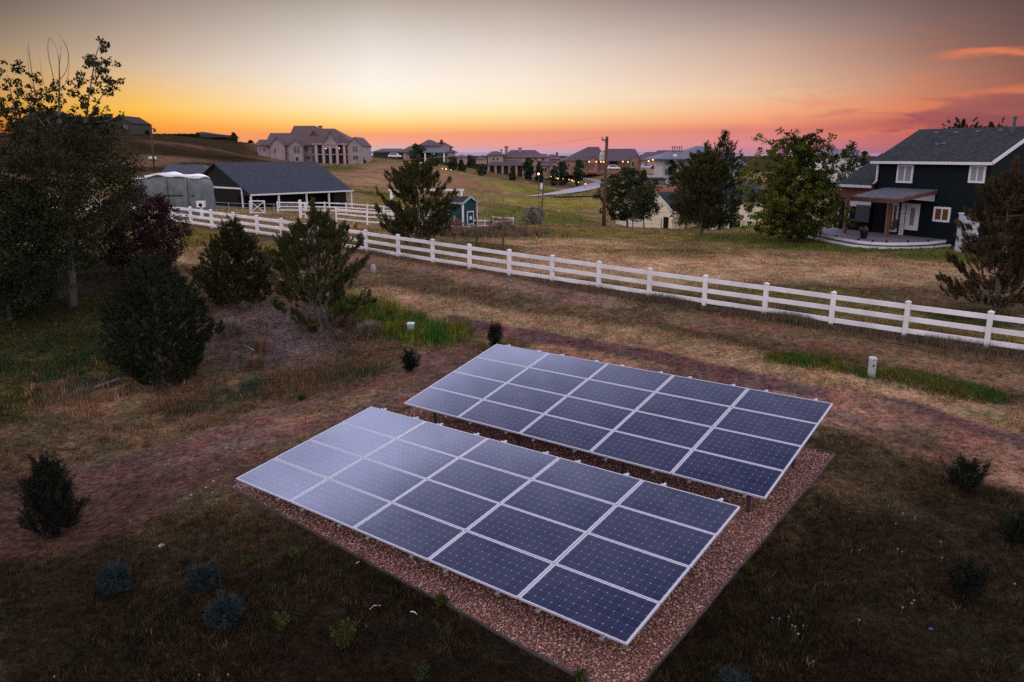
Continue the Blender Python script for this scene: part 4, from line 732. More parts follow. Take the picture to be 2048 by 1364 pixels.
def build_array(BL, azd, eld, tilt, label, zground):
    az_, el_, t_ = R_(azd), R_(eld), R_(tilt)
    a = np.array([math.cos(az_)*math.cos(el_), math.sin(az_)*math.cos(el_), math.sin(el_)]); h = np.array([-math.sin(az_), math.cos(az_), 0]); b = h*math.cos(t_)+np.cross(a, h)*math.sin(t_); n = np.cross(a, b)
    gp = BL+(a*4.98)+(b*2)*np.array([1, 1, 0]); root = empty('solar_array', (gp[0], gp[1], T1(gp[0], gp[1])), label, 'solar array', 'solar arrays on the gravel pad'); ro = np.array(root['_w'])
    if not proto:
        m = MB(); w = .028; dpt = .04
        w2 = .019; m.box(0, MW, 0, w2, -dpt, 0); m.box(0, MW, MHt-w2, MHt, -dpt, 0); m.box(0, w, w2, MHt-w2, -dpt, 0); m.box(MW-w, MW, w2, MHt-w2, -dpt, 0)
        o = m.build('solar_module', ALU, root); proto['f'] = o.data; 
        # undo parent offset baked by build()
        o.data.transform(Matrix.Translation(Vector(root['_w']))); bpy.data.objects.remove(o)
        me = bpy.data.meshes.new('glass'); x0, x1, y0, y1 = w, MW-w, w2, MHt-w2; zt, zb = -.004, -.012
        me.from_pydata([(x0, y0, zt), (x1, y0, zt), (x1, y1, zt), (x0, y1, zt), (x0, y0, zb), (x1, y0, zb), (x1, y1, zb), (x0, y1, zb)], [], [(0, 1, 2, 3), (7, 6, 5, 4)])
        uvl = me.uv_layers.new(name='UVMap'); ou = (MW-12*.1575)/2; ov = (MHt-6*.1575)/2
        for lp in me.loops: c = me.vertices[lp.vertex_index].co; uvl.data[lp.index].uv = (c.x-ou, c.y-ov)
        me.materials.append(SOLAR); proto['g'] = me
    B = Matrix(((a[0], b[0], n[0]), (a[1], b[1], n[1]), (a[2], b[2], n[2])))
    for i in range(5):
        for j in range(4):
            o = bpy.data.objects.new('solar_module', proto['f']); col.objects.link(o); o.parent = root; p = BL+a*(i*(MW+GAP))+b*(j*(MHt+GAP))-ro
            jt = Matrix.Rotation(rng.normal(0, .0016), 3, 'X') @ Matrix.Rotation(rng.normal(0, .0012), 3, 'Y')
            M = (B @ jt).to_4x4(); M.translation = Vector(p); o.matrix_local = M
            g = bpy.data.objects.new('cell_glass', proto['g']); col.objects.link(g); g.parent = o
    for i in range(5):
        for fr in (.2, .79):
            x = i*(MW+GAP)+MW*fr; m = MB(); s0 = BL+a*x-b*.02-n*.065; s1 = BL+a*x+b*(4*(MHt+GAP)+.14)-n*.065; m.bar(s0, s1, .045, .05); m.build('rail', ALU, root)
            m = MB(); q = BL+a*x; m.obox(q-a*.02-b*.03-n*.085, a*.04, b*.028, n*.088); m.obox(q-a*.03-b*.05-n*.1, a*.06, b*.022, n*.03); m.build('end_clamp', GALV, root)
            m = MB(); q = BL+a*x+b*(4*MHt+3*GAP); m.obox(q-a*.02-n*.09, a*.04, b*.035, n*.1); m.build('end_clamp', ALU, root)
    for yb in (.65, 3.35):
        m = MB(); m.tube([BL+a*.15+b*yb-n*.13, BL+a*9.8+b*yb-n*.13], [.038, .038], 8); m.build('cross_pipe', GALV, root)
        for x in (.5, 3.45, 6.45, 9.4):
            t = BL+a*x+b*yb-n*.14; m = MB(); m.tube([(t[0], t[1], T1(t[0], t[1])-.2), t], [.038, .038], 8); m.build('post', DARKM, root)
    return a, b, n
build_array(np.array([-6.1324, 15.904, .5017]), -38.63, 1.07, 9.04, 'near solar array, larger in view, over the front of the gravel pad', 0)
build_array(np.array([-2.9216, 19.8317, .966]), -38.72, .83, 12.68, 'rear solar array, steeper, behind the near one with dark grass beyond', .4)
# electrical conduit post at right corner between arrays
# gravel
m = MB(); gx = np.linspace(0, padL, 40); gy = np.linspace(0, padW, 34)
pts = [[padA+PX*s_+PY*t_ for s_ in gx] for t_ in gy]; flat = np.array([p for r_ in pts for p in r_]); zz = T(flat[:, 0], flat[:, 1])+.012+.015*hash_noise(flat[:, 0], flat[:, 1], .3)
nx = len(gx); m.add([(p[0], p[1], z) for p, z in zip(flat, zz)], [(r_*nx+c_, r_*nx+c_+1, (r_+1)*nx+c_+1, (r_+1)*nx+c_) for r_ in range(len(gy)-1) for c_ in range(nx-1)])
o = m.build('gravel_bed', mat('gravel_base', (.1, .055, .042), .95, c2=(.26, .15, .12), scale=22, detail=2, bump=1, bscale=30), smooth=True); tag(o, kind='structure')
n = 105000; s_ = rng.uniform(.02, padL-.02, n); t_ = rng.uniform(.02, padW-.02, n)
# keep what can be seen between and around the arrays
p = padA+PX*s_[:, None]+PY*t_[:, None]
z = T(p[:, 0], p[:, 1])+.02+rng.uniform(0, .02, n); sz = rng.uniform(.009, .025, n)
oct_ = np.array([(1, 0, 0), (0, 1, 0), (-1, 0, 0), (0, -1, 0), (0, 0, .75), (0, 0, -.6)]); of = [(0, 1, 4), (1, 2, 4), (2, 3, 4), (3, 0, 4), (1, 0, 5), (2, 1, 5), (3, 2, 5), (0, 3, 5)][:6]
jit = 1+rng.uniform(-.35, .35, (n, 6, 1)); th = rng.uniform(0, 6.28, n); st = rng.uniform(.7, 1.5, n)
vx = oct_[None, :, 0]*st[:, None]; vy = oct_[None, :, 1]*np.ones((n, 1)); c_, sn = np.cos(th)[:, None], np.sin(th)[:, None]
VV = np.stack([vx*c_-vy*sn, vx*sn+vy*c_, oct_[None, :, 2]+rng.uniform(-.4, .4, (n, 1))*oct_[None, :, 0]+rng.uniform(-.3, .3, (n, 1))*oct_[None, :, 1]], -1)*jit*sz[:, None, None]; VV[:, :, 0] += p[:, 0:1]; VV[:, :, 1] += p[:, 1:2]; VV[:, :, 2] += z[:, None]
tri = VV[:, np.array(of)].reshape(-1, 3); pal = np.array([(.26, .13, .1), (.33, .175, .14), (.19, .085, .065), (.38, .24, .2), (.14, .075, .06), (.29, .155, .115), (.22, .11, .09), (.42, .31, .27)])
ccs = np.repeat(pal[rng.integers(0, 8, n)]*rng.uniform(.7, 1.5, (n, 1))*np.array([1.08, 1, 1.05]), 18, 0); go = npmesh('gravel', tri, 3, vcolmat('gravel_stone', .85), vcol=ccs); tag(go, 'reddish river gravel spread under and around the solar arrays', 'gravel', kind='stuff')
ed = empty('landscape_edging', (*(padA[:2]), T1(padA[0], padA[1])), 'thin dark metal edging strip round the reddish gravel pad', 'garden edging')
for c0, c1 in ((padA, padA+PX*padL), (padA+PX*padL, padA+PX*padL+PY*padW), (padA+PY*padW, padA+PX*padL+PY*padW), (padA, padA+PY*padW)):
    m = MB(); K = 16; d = (c1-c0)/K; nn = np.array([-d[1], d[0], 0]); nn /= np.linalg.norm(nn)
    for i in range(K):
        q0 = c0+d*i+nn*.012*math.sin(i*1.3); q1 = c0+d*(i+1)+nn*.012*math.sin((i+1)*1.3); z0, z1 = T1(q0[0], q0[1])+.0, T1(q1[0], q1[1])+.0
        m.bar((q0[0], q0[1], z0), (q1[0], q1[1], z1), .014, .11)
    m.build('edging_strip', mat('edging', (.06, .05, .055), .6), ed)
# weed cloth strip showing past the edging at the left corner
# ------------------------------------------------------------------ white fences
def post_mesh(m, x, y, z0, z1, w): m.box(x-w/2, x+w/2, y-w/2, y+w/2, z0, z1); return m
x0, y0 = fxy(-5); fr = empty('rail_fence', (x0, y0, T1(x0, y0)), 'long white three-rail vinyl fence crossing the whole picture', 'fence')
KK = list(range(-5, 29))
fa = np.array([math.cos(FAZ), math.sin(FAZ), 0]); fn = np.array([-fa[1], fa[0], 0])
for k in KK:
    x, y = fxy(k); zt = ftop(k); zb = T1(x, y)-.25; w = .155; c = np.array([x, y, 0]); m = MB(); lean = fa*rng.normal(0, .006)+fn*rng.normal(0, .006)
    m.obox(c-fa*w/2-fn*w/2+np.array([0, 0, zb]), fa*w, fn*w, np.array([0, 0, zt-.05-zb])+lean)
    o = m.build('fence_post', WHITE, fr, bevel=.008)
    m = MB(); e = w/2+.014; q = [c+fa*sx1*e+fn*sy1*e+np.array([0, 0, zt-.05]) for sx1, sy1 in ((-1, -1), (1, -1), (1, 1), (-1, 1))]; t2 = [p_+np.array([0, 0, .022]) for p_ in q]; m.add(q+t2+[c+np.array([0, 0, zt+.03])], [(3, 2, 1, 0), (0, 1, 5, 4), (1, 2, 6, 5), (2, 3, 7, 6), (3, 0, 4, 7), (4, 5, 8), (5, 6, 8), (6, 7, 8), (7, 4, 8)]); m.build('post_cap', WHITE, o)
for k in KK[:-1]:
    xa, ya = fxy(k); xb, yb = fxy(k+1)
    for off in (.2, .62, 1.04):
        m = MB(); m.bar((xa, ya, ftop(k)-off+rng.normal(0, .006)), (xb, yb, ftop(k+1)-off+rng.normal(0, .006)), .045, .175); m.build('rail', WHITE, fr, bevel=.006)
def small_fence(label, pts, Hh, rails, spacing=2.6, w=.13, rw=.13, name='rail_fence', matl=None, group='small white paddock fences', cat='fence', pname='fence_post'):
    Q = []
    for (u, v, Y_) in pts: q = P(u, v, Y_); q[2] = T1(q[0], q[1]); Q.append(q)
    rt = empty(name, Q[0], label, cat, group); P3 = [Q[0]]
    for q0, q1 in zip(Q[:-1], Q[1:]):
        k = max(1, int(round(np.linalg.norm(q1-q0)/spacing)))
        for i in range(1, k+1): p_ = q0+(q1-q0)*i/k; p_[2] = T1(p_[0], p_[1]); P3.append(p_)
    for p_ in P3: m = MB(); m.box(p_[0]-w/2, p_[0]+w/2, p_[1]-w/2, p_[1]+w/2, p_[2]-.2, p_[2]+Hh); m.build(pname, matl or WHITE, rt)
    for p_, q_ in zip(P3[:-1], P3[1:]):
        for f_ in rails: m = MB(); m.bar(p_+np.array([0, 0, Hh*f_]), q_+np.array([0, 0, Hh*f_]), min(.04, rw), rw); m.build('rail', matl or WHITE, rt)
    return rt
small_fence('far white paddock fence running right from the barn corner', [(556, 425, 90), (650, 424, 90), (735, 424, 90), (800, 425, 92), (893, 430, 90)], 1.25, (.9, .55, .22))
small_fence('near white paddock fence from the tall gate post to the pen', [(673, 444, 74), (735, 449, 72), (800, 453, 73), (850, 455, 75), (909, 454, 78)], 1.35, (.92, .6, .25))
small_fence('two-rail white fence around the small pen right of the teal shed', [(896, 441, 84), (909, 455, 79), (970, 452, 80), (1027, 455, 82)], 1.05, (.88, .4))
small_fence('short white back rail of the small pen', [(986, 444, 88), (1027, 448, 87)], 1.1, (.9, .45))
small_fence('dull grey pipe fence across the front of the barn', [(418, 431, 84), (500, 432, 84), (600, 434, 82)], 1.25, (.95, .62, .15), w=.05, rw=.035, matl=GALV, group='thin field fences', name='pipe_fence')
small_fence('wire fence on thin dark posts beyond the near field', [(1030, 443, 92), (1130, 448, 90), (1160, 449, 90), (1265, 458, 84), (1322, 460, 84)], 1.2, (.9, .5), spacing=3.2, w=.08, rw=.012, matl=DARKM, group='thin field fences', name='wire_fence')
# gate post pair
q = P(602, 442, 76); q[2] = T1(q[0], q[1]); rt = empty('gate', q, 'small white gate between two stout posts in front of the barn', 'gate'); sc_ = px(76)
for du_ in (0, 11): m = MB(); m.box(q[0]+du_*sc_-.11, q[0]+du_*sc_+.11, q[1]-.1, q[1]+.1, q[2]-.2, q[2]+1.75-.02*du_); m.build('gate_post', WHITE, rt)
m = MB(); [m.bar(q+np.array([.12, 0, h_]), q+np.array([11*sc_-.12, 0, h_]), .05, .12) for h_ in (.4, .9, 1.4)]; m.build('gate_leaf', WHITE, rt)
q = P(516, 430, 87); q[2] = T1(q[0], q[1]); rt = empty('barn_gate', q, 'white square gate with crossed braces at the barn corner', 'gate'); hw = .82; m = MB()
for s0, s1 in (((-hw, .1), (-hw, 1.5)), ((hw, .1), (hw, 1.5)), ((-hw, 1.45), (hw, 1.45)), ((-hw, .15), (hw, .15))): m.bar(q+np.array([s0[0], 0, s0[1]]), q+np.array([s1[0], 0, s1[1]]), .09, .11)
m.build('gate_frame', WHITE, rt); m = MB(); m.bar(q+np.array([-hw+.05, .012, .2]), q+np.array([hw-.05, .012, 1.4]), .06, .08); m.bar(q+np.array([-hw+.05, -.03, 1.4]), q+np.array([hw-.05, -.03, .2]), .05, .08); m.build('cross_brace', WHITE, rt)
# white box on post
q = P(405, 442, 62); q[2] = T1(q[0], q[1]); zt = P(405, 402, 62)[2]; rt = empty('post_box', q, 'white box with a round dark hole on a white post by the fence', 'box on post')
m = MB(); m.box(q[0]-.09, q[0]+.09, q[1]-.09, q[1]+.09, q[2]-.2, zt-.55); m.build('post', WHITE, rt)
m = MB(); m.box(q[0]-.27, q[0]+.27, q[1]-.25, q[1]+.25, zt-.5, zt-.06); m.slab([(q[0]-.3, q[1]-.3, zt), (q[0]+.3, q[1]-.3, zt), (q[0]+.3, q[1]+.3, zt), (q[0]-.3, q[1]+.3, zt)], .06); b_ = m.build('box', WHITE, rt, bevel=.02)
m = MB(); m.tube([(q[0]+.05, q[1]-.24, zt-.3), (q[0]+.05, q[1]-.262, zt-.3)], [.15, .15], 14); m.build('hole_disc', BLACK, b_)  # shade inside the hole painted as a black disc
# arbour frame
q = P(852, 434, 94); q[2] = T1(q[0], q[1]); rt = empty('arbour_gateway', q, 'wide white overhead gateway frame behind the pine and shed', 'gateway'); zt = P(852, 378, 94)[2]; xl, xr = P(782, 380, 94)[0], P(923, 380, 94)[0]
for x_ in (xl, xr): m = MB(); m.box(x_-.13, x_+.13, q[1]-.13, q[1]+.13, T1(x_, q[1])-.2, zt-.24); m.build('gateway_post', WHITE, rt)
m = MB(); m.box(xl-.3, xr+.3, q[1]-.1, q[1]+.1, zt-.24, zt); m.build('beam', WHITE, rt)
for x_ in (xl+.15, xr-.15): sg = 1 if x_ < 0 and x_ == xl+.15 else -1; m = MB(); m.bar((x_, q[1], zt-.95), (x_+sg*.65, q[1], zt-.25), .08, .1); m.build('brace', WHITE, rt)

# ------------------------------------------------------------------ poles
def upole(name, label, u0, v0, u1, v1, Y_, r=.15, arm=None, group=None, extra=None):
    q = P(u0, v0, Y_); q[2] = T1(q[0], q[1]); t = P(u1, v1, Y_); rt = empty(name, q, label, 'utility pole', group); m = MB(); m.tube([q-np.array([0, 0, .4]), (q+t)/2, t], [r, r*.88, r*.72], 10); m.build('pole', WOODPOLE, rt, smooth=True)
    return rt, q, t
rt, q, t = upole('utility_pole', 'tall brown wooden utility pole standing in the middle of the dry field', 1207, 451, 1214, 273, 66, .17, group='wooden utility poles')
m = MB(); m.bar(t+np.array([.1, -.17, -.3]), t+np.array([-.45, -.17, -.26]), .09, .11); m.bar(t+np.array([0, -.17, -.62]), t+np.array([-.4, -.17, -.3]), .03, .03); m.build('crossarm', WOODPOLE, rt)
m = MB(); m.tube([t+np.array([-.42, -.17, -.2]), t+np.array([-.42, -.17, -.02])], [.045, .03], 8); m.build('insulator', DARKM, rt)
m = MB(); m.tube([t+np.array([-.0, .42, -1.25]), t+np.array([-.0, .42, -1.95])], [.22, .22], 12); m.obox(t+np.array([-.28, .1, -1.9]), (0.07, 0, 0), (0, .2, 0), (0, 0, .5)); o = m.build('transformer', mat('transformer_grey', (.5, .5, .52), .5), rt, smooth=False); o.location = (float(-.25), 0, 0)
w0 = t+np.array([-.42, -.17, -.02])
rt2, q2, t2 = upole('utility_pole', 'tall dark utility pole on the slope left of the barn', 309, 348, 302, 250, 150, .19, group='wooden utility poles')
m = MB(); m.bar(t2+np.array([0, -.2, -.5]), t2+np.array([.8, -.2, -.75]), .12, .14); m.build('crossarm', WOODPOLE, rt2); m = MB(); m.tube([t2+np.array([.65, -.2, -.7]), t2+np.array([.65, -.2, -1.3])], [.24, .24], 10); m.build('transformer', DARKM, rt2)
rt3, q3, t3 = upole('utility_pole', 'short leaning wooden pole with a pale box, left of the field trees', 1081, 444, 1088, 358, 96, .1, group='wooden utility poles')
m = MB(); m.box(t3[0]-.42, t3[0]-.15, t3[1]-.1, t3[1]+.1, t3[2]-1.2, t3[2]-.5); m.build('meter_box', WPAINT, rt3)
def wire(label, a, b, sag, r=.014):
    a, b = np.array(a), np.array(b); m = MB(); K = 24; m.tube([a+(b-a)*i/K-np.array([0, 0, sag*4*(i/K)*(1-i/K)]) for i in range(K+1)], [r]*(K+1), 4, False); o = m.build('power_line', DARKM); tag(o, label, 'wire', 'overhead wires')
wire('thin overhead wire running left from the middle utility pole', w0, P(640, 306, 420), 3, .009)
LAMPM = mat('lamp_glow', (1, .6, .3), .5, emit=(1, .5, .18), estr=2.4); LAMPW = mat('lamp_white', (1, .8, .55), .5, emit=(1, .62, .3), estr=3.2)
q = P(1078, 393, 150); q[2] = T1(q[0], q[1]); t = P(1077, 349, 150); rt = empty('lamp_post', q, 'thin dark lamp post with a small lit head beside the road', 'lamp post'); m = MB(); m.tube([q, t], [.07, .05], 6); m.build('pole', DARKM, rt); m = MB(); m.ball(t+np.array([0, 0, .1]), .2, 8, 6); m.build('lamp_head', LAMPW, rt)
for i, (u, v, Y_) in enumerate([(831, 325, 262), (836, 325, 262), (842, 325.5, 260), (852, 328, 258), (855, 330, 257), (862, 330, 255), (885, 338, 245), (892, 338.5, 245), (902, 339.5, 240), (1102, 353, 262), (1116, 357, 258), (1126, 357.5, 255), (1138, 359, 250), (1144, 361, 248), (1148, 363, 246), (1157, 364.5, 244), (1171, 368, 240), (1112, 356, 262)]):
    q = P(u, v, Y_); zg = T1(q[0], q[1]); zt = q[2]; zt = max(zt, zg+.4); rt = empty('path_light', (q[0], q[1], zg), ('small glowing path light on the slope below the hilltop house' if i < 9 else 'small glowing path light along the road bank'), 'path light', 'path lights on the hilltop slope' if i < 9 else 'path lights by the road')
    m = MB(); m.tube([(q[0], q[1], zg-.1), (q[0], q[1], zt-.1)], [.05, .05], 5); m.build('stem', DARKM, rt); m = MB(); m.ball((q[0], q[1], zt), .12+.09*(i % 3 == 1), 8, 5); m.build('lamp', LAMPM if i % 3 else LAMPW, rt)
# road
near_ = [(1051, 394.2), (1072, 393.4), (1090, 392), (1115, 390.3), (1140, 387.5), (1165, 383.8), (1190, 379), (1206, 374), (1214, 368), (1207, 362.5), (1190, 359), (1165, 355.5), (1134, 350.3)]
far_ = [(1051, 393.6), (1072, 391.2), (1090, 388.4), (1115, 383.8), (1140, 378.2), (1165, 372), (1186, 366.5), (1191, 365.3), (1190, 364.6), (1184, 363.2), (1172, 360.6), (1155, 356.6), (1133, 351)]
def dens(Q, k=5):
    o_ = []
    for (a0, b0), (a1, b1) in zip(Q[:-1], Q[1:]): o_ += [(a0+(a1-a0)*t/k, b0+(b1-b0)*t/k) for t in range(k)]
    return o_+[Q[-1]]
na_, fa_ = [G(*q) for q in dens(near_)], [G(*q) for q in dens(far_)]; vs_, fs_ = [], []
for i, (p_, q_) in enumerate(zip(na_, fa_)):
    for k_ in range(5): s5 = p_+(q_-p_)*k_/4; vs_.append((s5[0], s5[1], T1(s5[0], s5[1])+.22))
    if i: b0 = (i-1)*5; fs_ += [(b0+j, b0+j+5, b0+j+6, b0+j+1) for j in range(4)]
m = MB(); m.add(vs_, fs_); o = m.build('road', mat('road_asphalt', (.27, .245, .29), .85, c2=(.35, .315, .36), scale=.3), smooth=True); tag(o, kind='structure')
# distant mountains
m = MB(); vs_, fs_ = [], []; K = 260
for i in range(K):
    a = R_(-40+80*i/(K-1)); r = 24000; h = (95 if math.degrees(a) < 9 else max(15, 95-12*(math.degrees(a)-9)))+60*(1 if math.degrees(a) < 12 else .2)*(hash_noise(np.array([i*1.]), np.array([0.]), 14)[0]+.5*hash_noise(np.array([i*1.]), np.array([3.]), 5)[0])*2
    for k_ in range(3): rr2 = r+[0, 1500, 3000][k_]; vs_.append((rr2*math.sin(a), rr2*math.cos(a), [-60, h*.75+.3*h*(hash_noise(np.array([i*1.]), np.array([9.]), 3)[0]), h][k_]))
    if i: b0 = (i-1)*3; fs_ += [(b0, b0+3, b0+4, b0+1), (b0+1, b0+4, b0+5, b0+2)]
m.add(vs_, fs_); o = m.build('hills', mat('hazed_hills', (.3, .235, .33), 1), smooth=True); tag(o, kind='structure')  # haze painted in as a pale lavender hill colour
# ------------------------------------------------------------------ buildings
STUCCO = mat('mansion_stucco', (.21, .155, .165), .85, c2=(.3, .225, .235), scale=.6); PINKST = mat('tan_stucco', (.26, .165, .135), .85, c2=(.33, .215, .175), scale=.5); BRICKO = mat('far_brick', (.22, .1, .07), .85, c2=(.3, .15, .1), scale=.8)
ROOFM = shingle('mansion_roof', (.085, .055, .062), (.14, .1, .105)); ROOFP = shingle('tile_roof', (.07, .05, .065), (.13, .095, .12)); ROOFB = shingle('blue_roof', (.11, .12, .165), (.17, .185, .24)); ROOFD = shingle('dark_shingle', (.018, .02, .025), (.04, .043, .05)); ROOFBARN = shingle('barn_shingle', (.032, .037, .052), (.058, .064, .084)); ROOFDULL = shingle('dull_roof', (.018, .014, .014), (.03, .024, .024))
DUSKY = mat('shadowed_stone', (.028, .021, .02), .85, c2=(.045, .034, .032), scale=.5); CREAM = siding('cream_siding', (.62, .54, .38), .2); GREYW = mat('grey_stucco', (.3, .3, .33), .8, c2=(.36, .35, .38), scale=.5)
NAVY = siding('navy_siding', (.005, .0085, .0105), .16); BARNW = siding('barn_boards', (.01, .013, .014), .25); TEAL = siding('teal_boards', (.014, .045, .056), .18)
CEDAR = mat('cedar', (.085, .024, .013), .7, c2=(.125, .036, .02), scale=4, stretch=(1, 1, .2)); BRK = brick('red_brick', (.14, .035, .02), (.19, .055, .03), (.12, .09, .08), 1.); DECKM = mat('deck_boards', (.075, .07, .085), .8, c2=(.12, .11, .13), scale=3, stretch=(1, 6, 1))
WARM = mat('warm_pane', (.07, .028, .012), .3, emit=(1, .4, .12), estr=.015)  # pane reflections painted as an orange tint with a faint glow
FARFR = mat('far_frame', (.33, .29, .28), .7)
class House:
    def __init__(s, name, label, u0, vb, Y_, cat='house', group='houses on the far slopes'):
        p = P(u0, vb, Y_); s.Y = Y_; s.g = p[2]; s.r = empty(name, p, label, cat, group)
    def X(s, u, y): return P(u, 300, s.Y+y)[0]
    def Z(s, v, y): return P(1024, v, s.Y+y)[2]
    def wall(s, u1, u2, v1, v2, y0, d, m, name='wall', down=1.5, parent=None):
        x0, x1 = s.X(u1, y0), s.X(u2, y0); z1 = s.Z(v1, y0); z0 = s.Z(v2, y0)-down; return MB().box(x0, x1, s.Y+y0, s.Y+y0+d, z0, z1).build(name, m, parent or s.r)
    def hip(s, u1, u2, ve, r1, r2, vr, y0, d, m, over=.5, name='roof'):
        x0, x1 = s.X(u1, y0)-over*.3, s.X(u2, y0)+over*.3; ze = s.Z(ve, y0); ym = s.Y+y0+d/2; ya, yb = s.Y+y0-over, s.Y+y0+d+over; zr = s.Z(vr, y0+d/2); ra, rb = s.X(r1, y0+d/2), s.X(r2, y0+d/2)
        t = .25; vs = [(x0, ya, ze), (x1, ya, ze), (x1, yb, ze), (x0, yb, ze), (ra, ym, zr), (max(rb, ra+.05), ym, zr), (x0, ya, ze-t), (x1, ya, ze-t), (x1, yb, ze-t), (x0, yb, ze-t)]
        return MB().add(vs, [(0, 1, 5, 4), (1, 2, 5), (2, 3, 4, 5), (3, 0, 4), (9, 8, 7, 6), (0, 6, 7, 1), (1, 7, 8, 2), (2, 8, 9, 3), (3, 9, 6, 0)]).build(name, m, s.r)
    def gable(s, u1, u2, ve, ua, va, v2, y0, d, mw, mr, over=.4):
        x0, x1, xa = s.X(u1, y0), s.X(u2, y0), s.X(ua, y0); ze, za, zb = s.Z(ve, y0), s.Z(va, y0), s.Z(v2, y0)-1.5; y1 = s.Y+y0; y2 = y1+d
        MB().add([(x0, y1, zb), (x1, y1, zb), (x1, y1, ze), (xa, y1, za-.12), (x0, y1, ze), (x0, y2, zb), (x1, y2, zb), (x1, y2, ze), (xa, y2, za-.12), (x0, y2, ze)], [(0, 1, 2, 3, 4), (9, 8, 7, 6, 5), (0, 5, 6, 1), (1, 6, 7, 2), (0, 4, 9, 5), (4, 3, 8, 9), (3, 2, 7, 8)]).build('wall', mw, s.r)
        sl1 = (za-ze)/(xa-x0); sl2 = (za-ze)/(x1-xa); m = MB(); m.slab([(x0-over, y1-over, ze-over*sl1+.06), (xa, y1-over, za+.06), (xa, y2, za+.06), (x0-over, y2, ze-over*sl1+.06)], .16); m.slab([(xa, y1-over, za+.06), (x1+over, y1-over, ze-over*sl2+.06), (x1+over, y2, ze-over*sl2+.06), (xa, y2, za+.06)], .16); m.build('roof', mr, s.r)
    def win(s, u1, u2, v1, v2, y0, fm=None, gm=None, name='window', fw=.14):
        x0, x1 = s.X(u1, y0), s.X(u2, y0); z0, z1 = s.Z(v2, y0), s.Z(v1, y0); y = s.Y+y0; m = MB(); m.box(x0-fw, x1+fw, y-.09, y-.002, z1, z1+fw); m.box(x0-fw, x1+fw, y-.09, y-.002, z0-fw, z0); m.box(x0-fw, x0, y-.09, y-.002, z0, z1); m.box(x1, x1+fw, y-.09, y-.002, z0, z1)
        if x1-x0 > 1.2: m.box((x0+x1)/2-.05, (x0+x1)/2+.05, y-.08, y-.002, z0, z1)
        o = m.build(name, fm or (DUSKY if s.r.name.startswith('ridge') else FARFR), s.r); MB().box(x0, x1, y-.05, y-.004, z0, z1).build('pane', gm or GLASS, o); return o
    def post(s, u, v1, v2, y0, w, m, name='column'): x = s.X(u, y0); return MB().box(x-w/2, x+w/2, s.Y+y0-w/2, s.Y+y0+w/2, s.Z(v2, y0)-1, s.Z(v1, y0)).build(name, m, s.r)
    def chim(s, u1, u2, v1, v2, y0, m): o = s.wall(u1, u2, v1, v2, y0, 1.2, m, 'chimney', .6); x0, x1 = s.X(u1, y0), s.X(u2, y0); z = s.Z(v1, y0); MB().box(x0-.2, x1+.2, s.Y+y0-.2, s.Y+y0+1.4, z, z+.25).build('chimney_cap', ROOFDULL, o)
    def lamp(s, u, v, y0, r=.22): q = P(u, v, s.Y+y0); m = MB(); m.ball((q[0], q[1]-.25, q[2]), r, 8, 6); m.build('wall_lamp', LAMPM, s.r)
# mansion
h = House('mansion', 'large pale stone mansion with columns and many hips on the grassy rise', 620, 325, 255)
h.wall(515, 545, 290, 313, 1, 10, STUCCO); h.hip(512, 547, 290, 520, 532, 279, 1, 10, ROOFM)
h.wall(545, 582, 290, 316, 0, 16, STUCCO); h.hip(530, 595, 290, 543, 590, 266, 0, 16, ROOFM); h.gable(541, 570, 290, 555, 274, 312, -.8, 6, STUCCO, ROOFM)
h.wall(582, 697, 289, 325, 1.5, 20, STUCCO); h.hip(572, 712, 289, 591, 632, 251.5, 1.5, 20, ROOFM); h.hip(600, 712, 289.5, 632, 671, 257, 1.0, 19, ROOFM)
h.gable(577, 605, 292, 591, 278.5, 324, -2, 8, STUCCO, ROOFM); h.win(587, 600, 291, 306, -2); h.win(590.5, 596.5, 314, 322, -2)
h.gable(695, 724.5, 290, 709.6, 274, 326, -2, 16, STUCCO, ROOFM); h.win(705, 715.5, 292, 304, -2); h.win(705.5, 716, 311, 319.5, -2)
h.wall(623.5, 694, 291, 325, .9, .5, mat('recess_dark', (.03, .028, .035), .25), 'porch_recess_panel', 0)  # dark panel painted as the shaded recess behind the columns
for u in (632.4, 647, 660.7, 674.4, 689): h.post(u, 288.5, 326, -1.6, .75, mat('stone_column', (.34, .265, .275), .8))
h.wall(624, 694, 308, 310, -2, 2.7, STUCCO, 'balcony', 0); h.wall(625, 696, 286.5, 289.5, -2.2, 3.6, STUCCO, 'porch_beam', 0); h.gable(648, 676, 286.5, 662, 263, 287, -1.9, 7, STUCCO, ROOFM)
h.win(607, 620, 312, 319, 1.5); h.win(609, 619, 294, 303, 1.5); h.win(526, 531, 294, 303, 1); h.win(518, 522, 294, 303, 1); h.win(555, 575, 304, 309, 0); h.win(548, 552, 296, 306, -.8); h.gable(624.5, 634.5, 267, 629.5, 260.5, 270, 6, 4, ROOFM, ROOFM)
h.lamp(651.6, 296, .2, .34); h.lamp(677.3, 296, .2, .34); h.chim(640, 645, 253, 262, 12, STUCCO)
